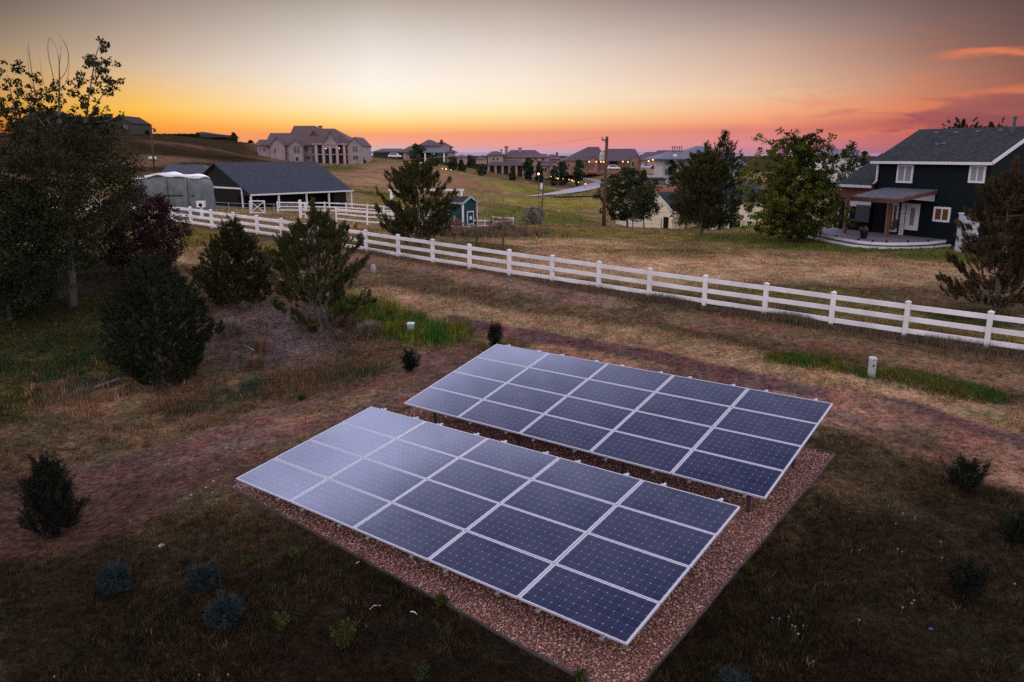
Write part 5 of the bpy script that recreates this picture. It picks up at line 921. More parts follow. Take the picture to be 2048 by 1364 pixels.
# hilltop tiled house
h = House('hilltop_house', 'dark-tiled house with stepped roofs on the pink grassy hill', 840, 318, 285)
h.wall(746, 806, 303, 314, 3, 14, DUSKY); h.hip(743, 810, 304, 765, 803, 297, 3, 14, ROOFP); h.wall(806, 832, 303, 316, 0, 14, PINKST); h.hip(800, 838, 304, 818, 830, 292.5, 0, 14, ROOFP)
h.wall(835, 898, 292, 318, 3, 14, PINKST); h.hip(837, 882, 291, 856, 863, 279.5, 3, 14, ROOFP); h.hip(868, 902, 293.5, 878, 888, 284, 5, 12, ROOFP); h.hip(845, 893, 304, 852, 885, 295, -1.5, 9, ROOFB); h.wall(845, 892, 304, 316, .5, 4, DUSKY)
h.wall(893, 907, 303, 318, 2, 8, PINKST); h.hip(888, 912, 304, 896, 902, 298, 2, 8, ROOFP); h.win(896.5, 903, 306, 312, 2, gm=GLASSP); h.chim(881, 885, 281, 287, 8, ROOFDULL); h.win(862, 872, 306, 312, .5); h.win(812, 820, 306, 312, 0); h.win(876, 884, 306, 312, .5)
for u in (850, 868, 888): h.post(u, 304, 318, -1.5, .5, WPAINT)
# two-chimney house
h = House('tan_house', 'tan house with two chimneys and low arcades, centre of the far slope', 1040, 350, 302)
h.wall(976, 1006, 309, 330, 1, 10, PINKST); h.hip(973, 1009, 310, 985, 996, 302.5, 1, 10, ROOFP); h.win(985, 989, 315, 321, 1); h.win(993, 997, 315, 321, 1)
h.wall(1004, 1088, 312, 345, 5, 16, PINKST); h.hip(1005, 1092, 314, 1022, 1070, 300, 5, 16, ROOFP); h.chim(1009.5, 1016, 294, 305, 6, PINKST); h.chim(1037, 1043, 296.5, 304, 10, PINKST); h.chim(1001, 1004.5, 300, 308, 4, PINKST)
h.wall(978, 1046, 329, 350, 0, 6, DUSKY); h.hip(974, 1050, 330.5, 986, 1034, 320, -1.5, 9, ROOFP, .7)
for u in (977, 991, 1005, 1019, 1033, 1047): h.post(u, 330, 350, -1.6, .8, PINKST)
h.gable(1051, 1078, 324, 1064, 313.5, 348, -1, 12, PINKST, ROOFP); h.win(1060, 1068, 331, 341, -1); h.wall(1074, 1098, 312, 335, 4, 10, PINKST); h.hip(1073, 1100, 314, 1080, 1092, 308, 4, 12, ROOFP); h.win(1084, 1089, 316, 321, 4)
h.wall(1075, 1112, 329, 349, -1, 8, PINKST); h.hip(1072, 1114, 331, 1082, 1104, 322, -1, 8, ROOFP); h.gable(1100, 1120, 331, 1110, 322, 349, -2, 8, PINKST, ROOFP); h.win(1084, 1094, 336, 343, -1)
h2 = House('tan_house', 'tan-roofed house wing between the two-chimney and lamp-lit houses', 1108, 340, 330); h2.wall(1093, 1124, 316, 340, 0, 10, PINKST); h2.hip(1090, 1127, 318, 1100, 1108, 309, 0, 12, ROOFP); h2.chim(1112.5, 1116, 306, 314, 4, DUSKY); h2.win(1103, 1108, 322, 328, 0)
# lamp-lit house
h = House('lamp_lit_house', 'long low brick house with orange wall lamps by its garage doors', 1205, 341, 303)
h.wall(1130, 1283, 319, 341, 2, 16, BRICKO); h.hip(1126, 1216, 321, 1176, 1197, 293.7, 2, 18, ROOFP); h.hip(1196, 1285, 321, 1212, 1270, 297.5, 1, 17, ROOFP); h.gable(1177, 1196, 321, 1186.5, 312.5, 338, .2, 6, BRICKO, ROOFP); h.gable(1262, 1284, 320, 1272, 309.5, 340, -.5, 6, BRICKO, ROOFP)
for a_, b_ in ((1177.5, 1189), (1195.5, 1208.5), (1240, 1250)): h.wall(a_, b_, 325.5, 338, -.05 if a_ < 1190 else 1.6, .3, mat('garage_door', (.13, .06, .045), .7), 'garage_door', 0)
h.wall(1220, 1236, 323.5, 338, 1.7, .2, BLACK, 'garage_dark_panel', 0); h.win(1136, 1140, 327, 333, 2); h.win(1152, 1158, 327, 333, 2); h.win(1170, 1174, 326, 333, 2); h.win(1264, 1270, 323, 333, -.5); h.win(1256, 1259, 325, 333, 2)  # shaded inside of the open garage painted as a flat black panel
for u, v in ((1178, 323.5), (1192.5, 323.5), (1201.5, 323.5), (1207, 324), (1245.5, 323.5), (1256, 324), (1285, 318), (1285, 322)): h.lamp(u, v, -.9 if u > 1260 else -.1, .26)
h = House('lamp_lit_house', 'pink-walled garage wing with two lamps right of the long low brick house', 1308, 338, 300)
h.wall(1284, 1352, 318, 340, 0, 14, PINKST); h.hip(1281, 1330, 320, 1292, 1322, 304, 0, 16, ROOFP); h.hip(1300, 1360, 319, 1316, 1345, 300.5, 4, 16, ROOFP)
for u, v in ((1297, 322), (1305.5, 320)): h.lamp(u, v, -.1, .3)
for a_, b_ in ((1288, 1296), (1311, 1318), (1320, 1326)): h.win(a_, b_, 324, 331, 0)
# blue roofed modern house
h = House('modern_house', 'grey modern house with shallow blue-grey metal roofs behind the spruces', 1390, 362, 238)
h.wall(1326, 1390, 315, 372, 2, 14, GREYW); h.hip(1314, 1397, 317, 1345, 1372, 301, 0, 18, ROOFB, 1.2); h.wall(1340, 1412, 306, 360, 14, 10, GREYW); h.hip(1366, 1420, 307, 1392, 1404, 292, 10, 14, ROOFB, .8)
h.wall(1415, 1478, 330, 372, 3, 12, GREYW); h.hip(1400, 1492, 329, 1425, 1462, 306, 2, 16, ROOFB, 1.); h.wall(1348, 1354.5, 308, 318, 1.2, 1.2, WPAINT, 'chimney', .6)
for u in (1345, 1349, 1354, 1359, 1363.5): h.post(u, 293.5, 300, 7, .22, CEDAR, 'trellis_post')
h.wall(1344, 1364.5, 293, 294, 6.8, 1.6, CEDAR, 'trellis_beam', 0)
for q in ((1332, 1340, 320, 330), (1332, 1340, 338, 350), (1360, 1372, 320, 332), (1432, 1442, 334, 346), (1450, 1462, 334, 346), (1385, 1389, 320, 330)): h.win(*q, 2 if q[0] < 1400 else 3)
h = House('terrace_wall', 'red brick terrace wall with a dark panel behind the cream building', 1335, 385, 205, 'wall', 'walls and sheds behind the cream building'); h.wall(1305, 1366, 371, 385, 0, .5, BRICKO)
h = House('dark_shed', 'low dark flat-roofed shed on the pale gravel lot', 1313, 372, 215, 'shed', 'walls and sheds behind the cream building'); h.wall(1296, 1334, 357, 372, 0, 6, mat('shed_grey', (.1, .09, .1), .8)); h.hip(1294, 1336, 357, 1305, 1325, 354.5, 0, 6, ROOFDULL)
# left hill houses
h = House('ridge_house', 'dark two-hipped house on the ridge left of the tall pole', 218, 267, 262)
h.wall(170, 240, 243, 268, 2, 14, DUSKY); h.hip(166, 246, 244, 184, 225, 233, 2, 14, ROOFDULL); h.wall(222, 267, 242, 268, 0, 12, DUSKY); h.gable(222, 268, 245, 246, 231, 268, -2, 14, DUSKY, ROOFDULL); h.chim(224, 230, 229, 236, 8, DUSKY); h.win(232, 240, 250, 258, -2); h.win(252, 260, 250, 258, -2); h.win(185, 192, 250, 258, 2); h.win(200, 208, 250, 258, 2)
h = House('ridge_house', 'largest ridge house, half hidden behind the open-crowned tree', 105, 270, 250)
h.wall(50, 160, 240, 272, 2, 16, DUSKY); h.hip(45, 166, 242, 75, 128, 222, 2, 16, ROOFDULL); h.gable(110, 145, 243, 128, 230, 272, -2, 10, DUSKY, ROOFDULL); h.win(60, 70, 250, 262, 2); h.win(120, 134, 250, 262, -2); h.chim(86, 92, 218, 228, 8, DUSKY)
h = House('ridge_house', 'low roof just showing over the skyline left of the mansion', 425, 280, 330); h.wall(396, 455, 270, 281, 0, 12, DUSKY); h.hip(393, 457, 272, 404, 412, 264, 0, 12, ROOFDULL); h.hip(405, 460, 274, 416, 446, 268.5, -2, 12, ROOFDULL)
h = House('pale_house', 'pale flat-roofed house peeping between the maple and the dark house', 1694, 345, 170); h.wall(1655, 1732, 309, 350, 0, 14, mat('pale_wall', (.5, .47, .5), .8)); h.hip(1650, 1737, 310, 1676, 1706, 298.5, 0, 15, ROOFB, .8); h.win(1664, 1672, 315, 325, 0); h.win(1712, 1722, 315, 325, 0)
h = House('far_house', 'tiny pale house far off between the tan houses', 925, 322, 420); h.wall(914, 932, 314, 324, 0, 10, PINKST); h.hip(913, 933, 314.5, 918, 927, 310, 0, 10, ROOFP)
for (u, v, Y_, w_, lb) in ((962, 323, 460, 10, 'far tiny roofed house just left of the two-chimney house'), (1012, 318, 700, 8, 'tiny distant house on the horizon behind the chimneys')):
    h = House('far_house', lb, u, v, Y_); h.wall(u-w_, u+w_, v-6, v, 0, 12, PINKST); h.hip(u-w_-1, u+w_+1, v-5.5, u-w_*.4, u+w_*.4, v-9.5, 0, 12, ROOFP)

# gabled prism in world axes
def V3(*x): return np.array(x, float)
def prism(root, E1, a, b, Ln, w, zg, ze, zr, wm, rm, ov=.35, og=.3, trim=None, walls=True, rt=.14, rakes=()):
    rakes = [(-.03, Ln+.03)[q] for q in rakes]
    """E1 = roof eave corner (x,y); a along the eave, b inward; w = half depth"""
    E = V3(E1[0], E1[1], 0); sl = (zr-ze)/w
    def at_(s_, t_, z): return E+a*s_+b*t_+V3(0, 0, z)
    if walls:
        t0, t1 = ov, 2*w-ov; zw = ze+ov*sl-rt*1.3; s0, s1 = og, Ln-og; pr = [(t0, zg), (t1, zg), (t1, zw), (w, zr-rt*1.3), (t0, zw)]
        MB().add([at_(s0, t, z) for t, z in pr]+[at_(s1, t, z) for t, z in pr], [(0, 1, 2, 3, 4), (9, 8, 7, 6, 5), (0, 5, 6, 1), (1, 6, 7, 2), (2, 7, 8, 3), (3, 8, 9, 4), (4, 9, 5, 0)]).build('wall', wm, root)
    m = MB(); m.slab([at_(0, 0, ze), at_(Ln, 0, ze), at_(Ln, w, zr), at_(0, w, zr)], rt); m.slab([at_(0, w, zr), at_(Ln, w, zr), at_(Ln, 2*w, ze), at_(0, 2*w, ze)], rt); rf = m.build('roof', rm, root)
    if trim:
        m = MB(); m.bar(at_(-.02, -.05, ze-rt*.6), at_(Ln+.02, -.05, ze-rt*.6), .1, .17)
        for s_ in rakes: m.bar(at_(s_, -.02, ze-.05), at_(s_, w, zr-.02), .06, .2); m.bar(at_(s_, w, zr-.02), at_(s_, 2*w, ze-.05), .06, .2)
        m.build('fascia', trim, root)
    return at_
# barn
th = R_(49.04); a = V3(math.cos(th), math.sin(th), 0); b = V3(-math.sin(th), math.cos(th), 0); E1 = (-30.99, 92.73); zg = T1(-30, 92)-.6; Lb, wb, ze, zr = 15.08, 7.99, 2.85, 6.49
root = empty('barn', (E1[0], E1[1], zg+.6), 'dark open-fronted barn with a long slate-blue roof behind the white fence', 'barn')
at_ = prism(root, E1, a, b, Lb, wb, zg, ze, zr, BARNW, ROOFBARN, trim=WPAINT, walls=False)
sl = (zr-ze)/wb; m = MB()
pent = lambda s_, t0, t1: [at_(s_, t0, zg), at_(s_, t1, zg), at_(s_, t1, ze-.15+(min(t1, 2*wb-t1))*sl), at_(s_, wb, zr-.2), at_(s_, t0, ze-.15+t0*sl)]
for s_, t0 in ((.35, 3.4), (Lb-.5, 3.4)):
    f0, f1 = pent(s_, t0, 2*wb-.4), pent(s_+.15, t0, 2*wb-.4); m.add(f0+f1, [(0, 1, 2, 3, 4), (9, 8, 7, 6, 5), (0, 5, 6, 1), (1, 6, 7, 2), (2, 7, 8, 3), (3, 8, 9, 4), (4, 9, 5, 0)])
m.add([at_(.35, .4, ze-.25), at_(.35, 3.38, ze-.25), at_(.35, 3.38, ze-.2+3.3*sl), at_(.5, .4, ze-.25), at_(.5, 3.38, ze-.25), at_(.5, 3.38, ze-.2+3.3*sl)], [(0, 1, 2), (5, 4, 3), (0, 3, 4, 1), (1, 4, 5, 2), (2, 5, 3, 0)])
m.obox(at_(.5, 3.4, zg), a*(Lb-1), b*.15, V3(0, 0, ze-zg+3.3*sl-.3)); m.obox(at_(.5, 2*wb-.55, zg), a*(Lb-1), b*.15, V3(0, 0, ze-zg)); m.obox(at_(Lb-2.6, .8, zg), a*2, b*2.5, V3(0, 0, ze-zg-.1)); m.build('wall', BARNW, root)
for s_ in (.15, 3.9, 7.9, 11.3, Lb-.2): MB().obox(at_(s_-.09, .12, zg), a*.18, b*.18, V3(0, 0, ze-zg-.2)).build('post', WPAINT, root)
for s_ in (3.0, 6.0, 9.5): MB().obox(at_(s_-.06, 3.2, zg), a*.12, b*.12, V3(0, 0, ze-zg)).build('inner_post', CEDAR, root)
MB().obox(at_(.25, 2.3, zg), a*.14, b*.2, V3(0, 0, ze-zg+.55)).build('door_post', WPAINT, root); MB().obox(at_(.2, 2.3, ze+.5), a*.13, b*9, V3(0, 0, .2)).build('door_beam', WPAINT, root)
MB().obox(at_(.3, 3.3, zg), a*.05, b*7, V3(0, 0, ze+.45-zg)).build('doorway_dark_panel', BLACK, root)  # barn's dark interior painted as a black slab across the doorway
h = House('stable', 'low grey-roofed stable half hidden behind the barn gable', 358, 352, 112, 'stable', 'farm buildings'); h.wall(325, 410, 348, 375, 1, 8, BARNW); h.hip(318, 418, 350, 332, 402, 329, 0, 12, ROOFBARN)
# covered vehicle
q = P(350, 431, 66); q[2] = T1(q[0], q[1]); root = empty('tarp_covered_trailer', q, 'big trailer under a grey-green tarp with a sagging white top', 'covered trailer'); sc_ = px(66); hx, hy, hz = 74*sc_, 1.6, (P(350, 352, 66)[2]-q[2])
def superbox(z0, z1, hx, hy, K=26, J=12, e=.42, wob=.05):
    vs, fs = [], []
    for j in range(J+1):
        t = j/J; z = z0+(z1-z0)*t; sh = 1-.04*(abs(t-.45)*2)**3-(.09*(max(0, t-.7)/.3)**2 if J > 2 else 0)
        for i in range(K*2):
            an = math.pi*i/K; c_, s_ = math.cos(an), math.sin(an); x = math.copysign(abs(c_)**e, c_)*hx*sh; y = math.copysign(abs(s_)**e, s_)*hy*sh; n_ = wob*math.sin(i*1.9+j*.8)+wob*.6*math.sin(i*4.1-j*1.7); vs.append((q[0]+x*(1+n_/hx), q[1]+y*(1+n_/hy), q[2]+z))
    for j in range(J):
        for i in range(K*2): i2 = (i+1) % (2*K); fs.append((j*2*K+i, j*2*K+i2, (j+1)*2*K+i2, (j+1)*2*K+i))
    return vs, fs
vs_, fs_ = superbox(-.2, hz, hx, hy); m = MB(); m.add(vs_, fs_+[tuple(range(12*52, 13*52))]); m.build('tarp', mat('tarp_green', (.075, .092, .098), .6, c2=(.125, .145, .155), scale=2, bump=.6, bscale=5), root, smooth=True)
vs_, fs_ = [], []; nx_, ny_ = 40, 14
for j in range(ny_+1):
    for i in range(nx_+1):
        x, y = -1+2*i/nx_, -1+2*j/ny_; hgt = .28*math.exp(-((x+.1)/.26)**2)+.12*math.exp(-((x-.55)/.3)**2)+.05*math.sin(x*9+y*2)-.12*abs(x)**6-.12*abs(y)**4; ex_ = abs(x)**6; vs_.append((q[0]+x*(hx-.2)*(1-.05*abs(y)**4), q[1]+y*(hy-.06)*(1-.3*ex_), q[2]+hz+.05+hgt))
for j in range(ny_):
    for i in range(nx_): k = j*(nx_+1)+i; fs_.append((k, k+1, k+nx_+2, k+nx_+1))
m = MB(); m.add(vs_, fs_); o = m.build('white_top_sheet', mat('tarp_white', (.66, .66, .72), .55, c2=(.55, .55, .6), scale=2, bump=.5, bscale=4), root, smooth=True); md = o.modifiers.new('s', 'SOLIDIFY'); md.thickness = .12
for zf in (.5,): vs_, fs_ = superbox(hz*zf-.03, hz*zf+.05, hx+.05, hy+.06, J=1); m = MB(); m.add(vs_, fs_); m.build('strap', BLACK, root)
for x_ in (-.55, .1, .62): m = MB(); m.bar(q+V3(x_*hx, -hy-.09, .1), q+V3(x_*hx+.05, -hy-.09, hz-.08), .04, .04); m.build('strap', BLACK, root)
# cream building and second cream house
th = R_(42); a = V3(math.cos(th), math.sin(th), 0); b = V3(-math.sin(th), math.cos(th), 0); e = P(1347, 423, 124); ap = P(1315, 384.5, 127); wv = 3.6; zg = T1(e[0], e[1])-1
root = empty('cream_building', (e[0], e[1], zg+1), 'small cream building with a steep dark roof and one dark door, down the slope', 'building', 'cream buildings down the slope')
at_ = prism(root, e, a, b, 8.5, wv, zg, e[2], ap[2], CREAM, ROOFD, ov=.25, og=.15, trim=WPAINT, rakes=(0,))
MB().obox(at_(.08, 1.0, zg), a*.12, b*.95, V3(0, 0, P(1339, 435, 124)[2]-zg)).build('door', BLACK, root); MB().obox(at_(.1, .3, e[2]-.15), a*.06, b*(2*wv-.6), V3(0, 0, .16)).build('band', WPAINT, root)
MB().obox(at_(.7, 2*wv-.2, zg), a*4.5, b*5.5, V3(0, 0, P(1235, 419, 128)[2]-zg)).build('side_wing', mat('pale_cream', (.6, .54, .46), .8), root); MB().obox(at_(.55, 2*wv-.1, P(1235, 419, 128)[2]), a*4.8, b*5.6, V3(0, 0, .16)).build('wing_roof', WPAINT, root)
h = House('cream_house', 'cream house with white-framed lower doors behind the big maple', 1500, 457, 118, group='cream buildings down the slope'); h.wall(1440, 1535, 400, 458, 0, 9, CREAM); h.hip(1436, 1540, 400, 1452, 1520, 365, 0, 11, ROOFBARN, .5); h.wall(1460, 1500, 438, 441, -1.2, 1.2, WPAINT, 'balcony_beam', 0)
for u_ in (1467, 1476, 1492): h.post(u_, 439, 458, -1.1, .18, WPAINT, 'post')
h.wall(1468, 1491, 442, 458, -.06, .1, BLACK, 'doorway', .4); h.win(1470, 1480, 412, 424, 0); h.win(1503, 1512, 412, 424, 0); h.wall(1444, 1456, 397, 403, -.3, .5, WPAINT, 'fascia', 0)
# teal shed
a = V3(-.86, .51, 0); b = V3(.56, .83, 0); b /= np.linalg.norm(b); a = V3(-b[1], b[0], 0); e = P(926, 406, 78); ap = P(948, 393, 79.2); zg = T1(e[0], e[1])-.1
root = empty('teal_shed', (e[0], e[1], zg), 'small teal shed with white trim and a gable roof behind the pen', 'shed'); wv = 1.25
at_ = prism(root, e, a, b, 2.1, wv, zg+.35, e[2], ap[2], TEAL, ROOFD, ov=.12, og=.12, trim=mat('shed_trim', (.3, .34, .38), .6), rt=.08, rakes=(0,))
for s_, t_ in ((.1, .1), (1.95, .1), (.1, 2*wv-.12)): MB().obox(at_(s_-.07, t_-.07, zg-.3), a*.15, b*.15, V3(0, 0, e[2]-zg+.25)).build('corner_board', WPAINT, root)
o = MB().obox(at_(.055, .75, zg+.5), a*.06, b*1.1, V3(0, 0, 1.35)).build('door_frame', WPAINT, root); MB().obox(at_(.035, .87, zg+.6), a*.06, b*.85, V3(0, 0, 1.15)).build('door', TEAL, o); MB().obox(at_(.02, 1.12, zg+1.0), a*.04, b*.35, V3(0, 0, .35)).build('door_emblem', WPAINT, o)
m = MB(); m.obox(at_(.0, .05, zg+.3), a*2.1, b*.06, V3(0, 0, .1)); m.bar(at_(-.7, .5, zg-.1), at_(-.05, .5, zg+.4), .9, .06); m.build('ramp', WPAINT, root)

# ------------------------------------------------------------------ dark house on the right
th = R_(-63.467); a = V3(math.cos(th), math.sin(th), 0); b = V3(-math.sin(th), math.cos(th), 0); E = V3(25.091, 55.174, 0); Lh, wh, ze, zr = 8.533, 4.613, 7.02, 9.216; zg = 1.1
root = empty('dark_blue_house', (E[0], E[1], 1.7), 'two-storey navy house with white trim, brick wing and covered cedar patio', 'house')
HW = V3(*E)+b*.4      # wall plane point
def onw(u, v, out=0.):
    r = ray(u, v); p0 = HW-b*out; t = ((p0-V3(0, 0, CH))@b)/(r@b); q = V3(0, 0, CH)+r*t; return (q-V3(E[0], E[1], 0))@a, q[2]
at_ = prism(root, E, a, b, Lh, wh, zg, ze, zr, NAVY, ROOFD, ov=.4, og=.3, trim=WPAINT, rakes=(1,))
Ew = E-a*2.75+b*.0; zew = 5.35; at2 = prism(root, Ew, a, b, 2.95, 4.4, zg, zew, 7.55, NAVY, ROOFD, ov=.35, og=.2, trim=WPAINT)
MB().obox(Ew+a*.18+b*.3+V3(0, 0, 4.1), a*2.72, b*.1, V3(0, 0, zew-4.1-.12)).build('brick_wall', BRK, root)
def hwin(u1, u2, v1, v2, label=None, pane=None, mull=True, fw=.13, name='window', pl=HW, out=.0):
    s1, z1 = onw(u1, v1, out); s2, z2 = onw(u2, v1, out); _, z0 = onw((u1+u2)/2, v2, out); s1, s2 = min(s1, s2), max(s1, s2); B0 = V3(E[0], E[1], 0)+b*(.4-out)
    m = MB()
    for (p0, p1, q0, q1) in ((s1-fw/2, s2+fw/2, z1-fw/2, z1+fw/2), (s1-fw/2, s2+fw/2, z0-fw/2, z0+fw/2), (s1-fw/2, s1+fw/2, z0+fw/2, z1-fw/2), (s2-fw/2, s2+fw/2, z0+fw/2, z1-fw/2)): m.obox(B0+a*p0-b*.07+V3(0, 0, q0), a*(p1-p0), b*.068, V3(0, 0, q1-q0))
    if mull: m.obox(B0+a*((s1+s2)/2-.04)-b*.06+V3(0, 0, z0+fw/2), a*.08, b*.058, V3(0, 0, z1-z0-fw))
    o = m.build(name, WPAINT, root); MB().obox(B0+a*(s1+fw/2)-b*.03+V3(0, 0, z0+fw/2), a*(s2-s1-fw), b*.026, V3(0, 0, z1-z0-fw)).build('pane', pane or GLASSP, o); return o
hwin(1798, 1827, 331, 364, pane=GLASSP); hwin(1943, 1972, 332, 364); hwin(1871, 1901, 415, 442, pane=WARM)
hwin(1701, 1735, 404, 441, pane=GLASSP, name='patio_door'); hwin(1781, 1798, 408, 462, pane=WARM, name='french_door'); hwin(1819, 1837, 411, 456, pane=mat('door_grey', (.2, .2, .22), .4), mull=False, name='back_door', fw=.3)
s_, z_ = onw(1809, 410); MB().obox(V3(E[0], E[1], 0)+a*(s_-.15)+b*.3+V3(0, 0, 1.9), a*.3, b*.098, V3(0, 0, 2.4)).build('corner_trim', WPAINT, root)
m = MB(); sp_, _ = onw(1757, 340); g0 = V3(E[0], E[1], 0)+a*sp_+b*.3
m.bar(g0+V3(0, 0, ze-.2), g0+V3(0, 0, zew+.3), .1, .1); m.bar(g0+V3(0, 0, zew+.3), g0-a*.35+V3(0, 0, zew+.02), .09, .09); m.build('downspout', WPAINT, root)
# roof vents, flue
for s_, t_ in ((1.6, 4.0), (3.1, 3.9), (4.6, 4.0), (6.0, 4.1), (3.0, 2.3), (3.35, 2.4)): zz_ = ze+t_*(zr-ze)/wh; MB().obox(at_(s_, t_, zz_-.02), a*.28, b*.28, V3(0, 0, .12)).build('roof_vent', mat('vent', (.12, .12, .13), .6), root)
fl = P(2027, 257, 50.5); MB().tube([fl-V3(0, 0, .9), fl+V3(0, 0, .62)], [.1, .1], 10).tube([fl+V3(0, 0, .62), fl+V3(0, 0, .74)], [.14, .14], 10).build('flue', DARKM, root)
# lower side wing at the right
m = MB(); m.obox(V3(E[0], E[1], zg)+a*(Lh-.28)+b*2.2, a*2.6, b*7.5, V3(0, 0, 4.35-zg)); m.build('side_wall', NAVY, root)
m = MB(); c0 = V3(E[0], E[1], 0)+a*(Lh-.28)+b*1.9; m.slab([c0+a*2.95+V3(0, 0, 4.42), c0+a*2.95+b*8.2+V3(0, 0, 4.42), c0+b*8.2+V3(0, 0, 5.5), c0+V3(0, 0, 5.5)], .14); m.build('lower_roof', ROOFD, root); m = MB(); m.bar(c0+a*3.0+V3(0, 0, 4.36), c0+a*3.0+b*8.2+V3(0, 0, 4.36), .1, .16); m.build('gutter', WPAINT, root)
# deck
zd = 2.12; edge = [PZ(u, v, zd) for u, v in ((1606, 458), (1630, 463.5), (1672, 472.5), (1716, 480), (1745, 482.8), (1772, 484), (1815, 484), (1855, 482.6), (1898, 478))]
B0 = V3(E[0], E[1], 0)+b*.38; back = [B0+a*5.9+V3(0, 0, zd), B0-a*4.5+V3(0, 0, zd)]
dk = empty('deck', (edge[4][0], edge[4][1], 1.8), 'grey raised deck with a curved double white edge along the dark house', 'deck')
MB().slab(edge+back, .3).build('deck_boards', DECKM, dk)
for nm, off, z0_, h_ in (('white_edge', .05, zd-.2, .17), ('lower_step_edge', .42, zd-.42, .15)):
    pp = []
    for i, e_ in enumerate(edge):
        d = edge[min(i+1, len(edge)-1)]-edge[max(i-1, 0)]; nn = V3(-d[1], d[0], 0); nn /= np.linalg.norm(nn); nn = nn if nn@V3(0, -1, 0) > 0 else -nn; pp.append(e_+nn*off)
    m = MB()
    for p_, q_ in zip(pp[:-1], pp[1:]): m.bar((p_[0], p_[1], z0_+h_/2), (q_[0], q_[1], z0_+h_/2), .06, h_)
    m.build(nm, WPAINT, dk)
    if off > .2: MB().slab([V3(p_[0], p_[1], z0_+h_-.01) for p_ in pp]+[V3(e_[0], e_[1], z0_+h_-.01) for e_ in edge[::-1]], .25).build('lower_step', DECKM, dk)
# patio roof
pc = lambda s_, o_, z: V3(E[0], E[1], 0)+a*s_+b*(.4-o_)+V3(0, 0, z)
zl = P(1773, 396, 50.6)[2]; zh_ = onw(1800, 376)[1]
m = MB(); m.slab([pc(1.0, 3.3, zl), pc(4.55, 3.3, zl), pc(4.95, .02, zh_), pc(1.0, .02, zh_)], .1); m.build('patio_roof', shingle('patio_roofing', (.08, .08, .105), (.13, .13, .165)), root)
m = MB(); m.bar(pc(.9, 3.2, zl-.2), pc(4.6, 3.2, zl-.2), .14, .24); m.bar(pc(4.5, 3.2, zl-.16), pc(4.9, .05, zh_-.16), .12, .2); m.bar(pc(1.05, 3.2, zl-.16), pc(1.05, .05, zh_-.16), .12, .2); m.build('patio_beam', CEDAR, root)
for (u_, v_) in ((1772, 473), (1689, 466)): q = PZ(u_, v_, zd); m = MB(); m.box(q[0]-.11, q[0]+.11, q[1]-.11, q[1]+.11, zd, zl-.28); m.build('patio_post', CEDAR, root)
m = MB(); m.add([pc(4.82, .1, zh_-.3), pc(4.6, 2.3, zl-.05), pc(4.82, .1, zl-.25), pc(4.88, .1, zh_-.3), pc(4.66, 2.3, zl-.05), pc(4.88, .1, zl-.25)], [(0, 1, 2), (5, 4, 3), (0, 3, 4, 1), (1, 4, 5, 2), (2, 5, 3, 0)]); m.build('gable_infill', mat('grey_infill', (.3, .3, .34), .7), root)
# patio furniture
def rtag(o): return o
q = PZ(1748, 458, zd); t = empty('patio_table', q, 'round dark patio table under the cedar-posted roof', 'table'); MB().tube([q+V3(0, 0, .7), q+V3(0, 0, .74)], [.6, .6], 20).build('table_top', mat('table_top', (.2, .18, .2), .35), t)
for k in range(4): an = k*math.pi/2+.4; MB().bar(q+V3(.42*math.cos(an), .42*math.sin(an), 0), q+V3(.36*math.cos(an), .36*math.sin(an), .7), .05).build('leg', DARKM, t)
def chair(u, v, yaw, lb, c):
    q = PZ(u, v, zd); t = empty('patio_chair', q, lb, 'chair', 'patio chairs'); f_ = V3(math.cos(yaw), math.sin(yaw), 0); s_ = V3(-f_[1], f_[0], 0); mt = mat('chair_'+lb[:6], c, .7)
    MB().obox(q-f_*.24-s_*.26+V3(0, 0, .4), f_*.48, s_*.52, V3(0, 0, .07)).build('seat', mt, t); MB().obox(q-f_*.28-s_*.26+V3(0, 0, .44), f_*.05, s_*.52, V3(0, 0, .58)-f_*.1).build('backrest', mt, t)
    for i in (-1, 1):
        for j in (-1, 1): MB().bar(q+f_*.2*i+s_*.22*j, q+f_*.2*i+s_*.22*j+V3(0, 0, .4), .035).build('leg', DARKM, t)
        MB().bar(q-f_*.24+s_*.28*i+V3(0, 0, .64), q+f_*.22+s_*.28*i+V3(0, 0, .62), .04).build('armrest', DARKM, t)
q = PZ(1727, 477, zd); t = empty('planter', q, 'black flower pot with pinkish blooms at the deck edge by the table', 'planter'); MB().tube([q, q+V3(0, 0, .5)], [.19, .27], 14).build('pot', BLACK, t); V, val = leaf_quads(np.array([q+V3(rng.normal(0, .13), rng.normal(0, .1), .62+rng.uniform(-.08, .12)) for _ in range(26)]), 16, np.full(26, .09), .07, .045, .8); npmesh('blooms', V, 4, foliage('blooms', (.06, .05, .03), (.35, .16, .12), .2), t, fval=val)
s_, z_ = onw(1696, 402); s2_, z2_ = onw(1745, 402); m = MB()
for k in range(14): f_ = s_+(s2_-s_)*k/14; m.obox(V3(E[0], E[1], 0)+a*f_+b*.27+V3(0, 0, z_-.3-.06*(k % 2)), a*(s2_-s_)/14*.96, b*.03, V3(0, 0, .34+.06*(k % 2)))
m.build('white_valance', WPAINT, root); s_, z_ = onw(1716, 409); s2_, _ = onw(1744, 409); _, z0_ = onw(1730, 444); MB().obox(V3(E[0], E[1], 0)+a*s_+b*.22+V3(0, 0, z0_), a*(s2_-s_), b*.05, V3(0, 0, z_-z0_)).build('patio_screen', mat('screen_grey', (.06, .055, .06), .7), root)
for k in range(1, 8): e_ = edge[k]; MB().obox(e_+V3(-.04, -.1, -.02), (.08, 0, 0), (0, .08, 0), (0, 0, .13)).build('edge_light', BLACK, dk)
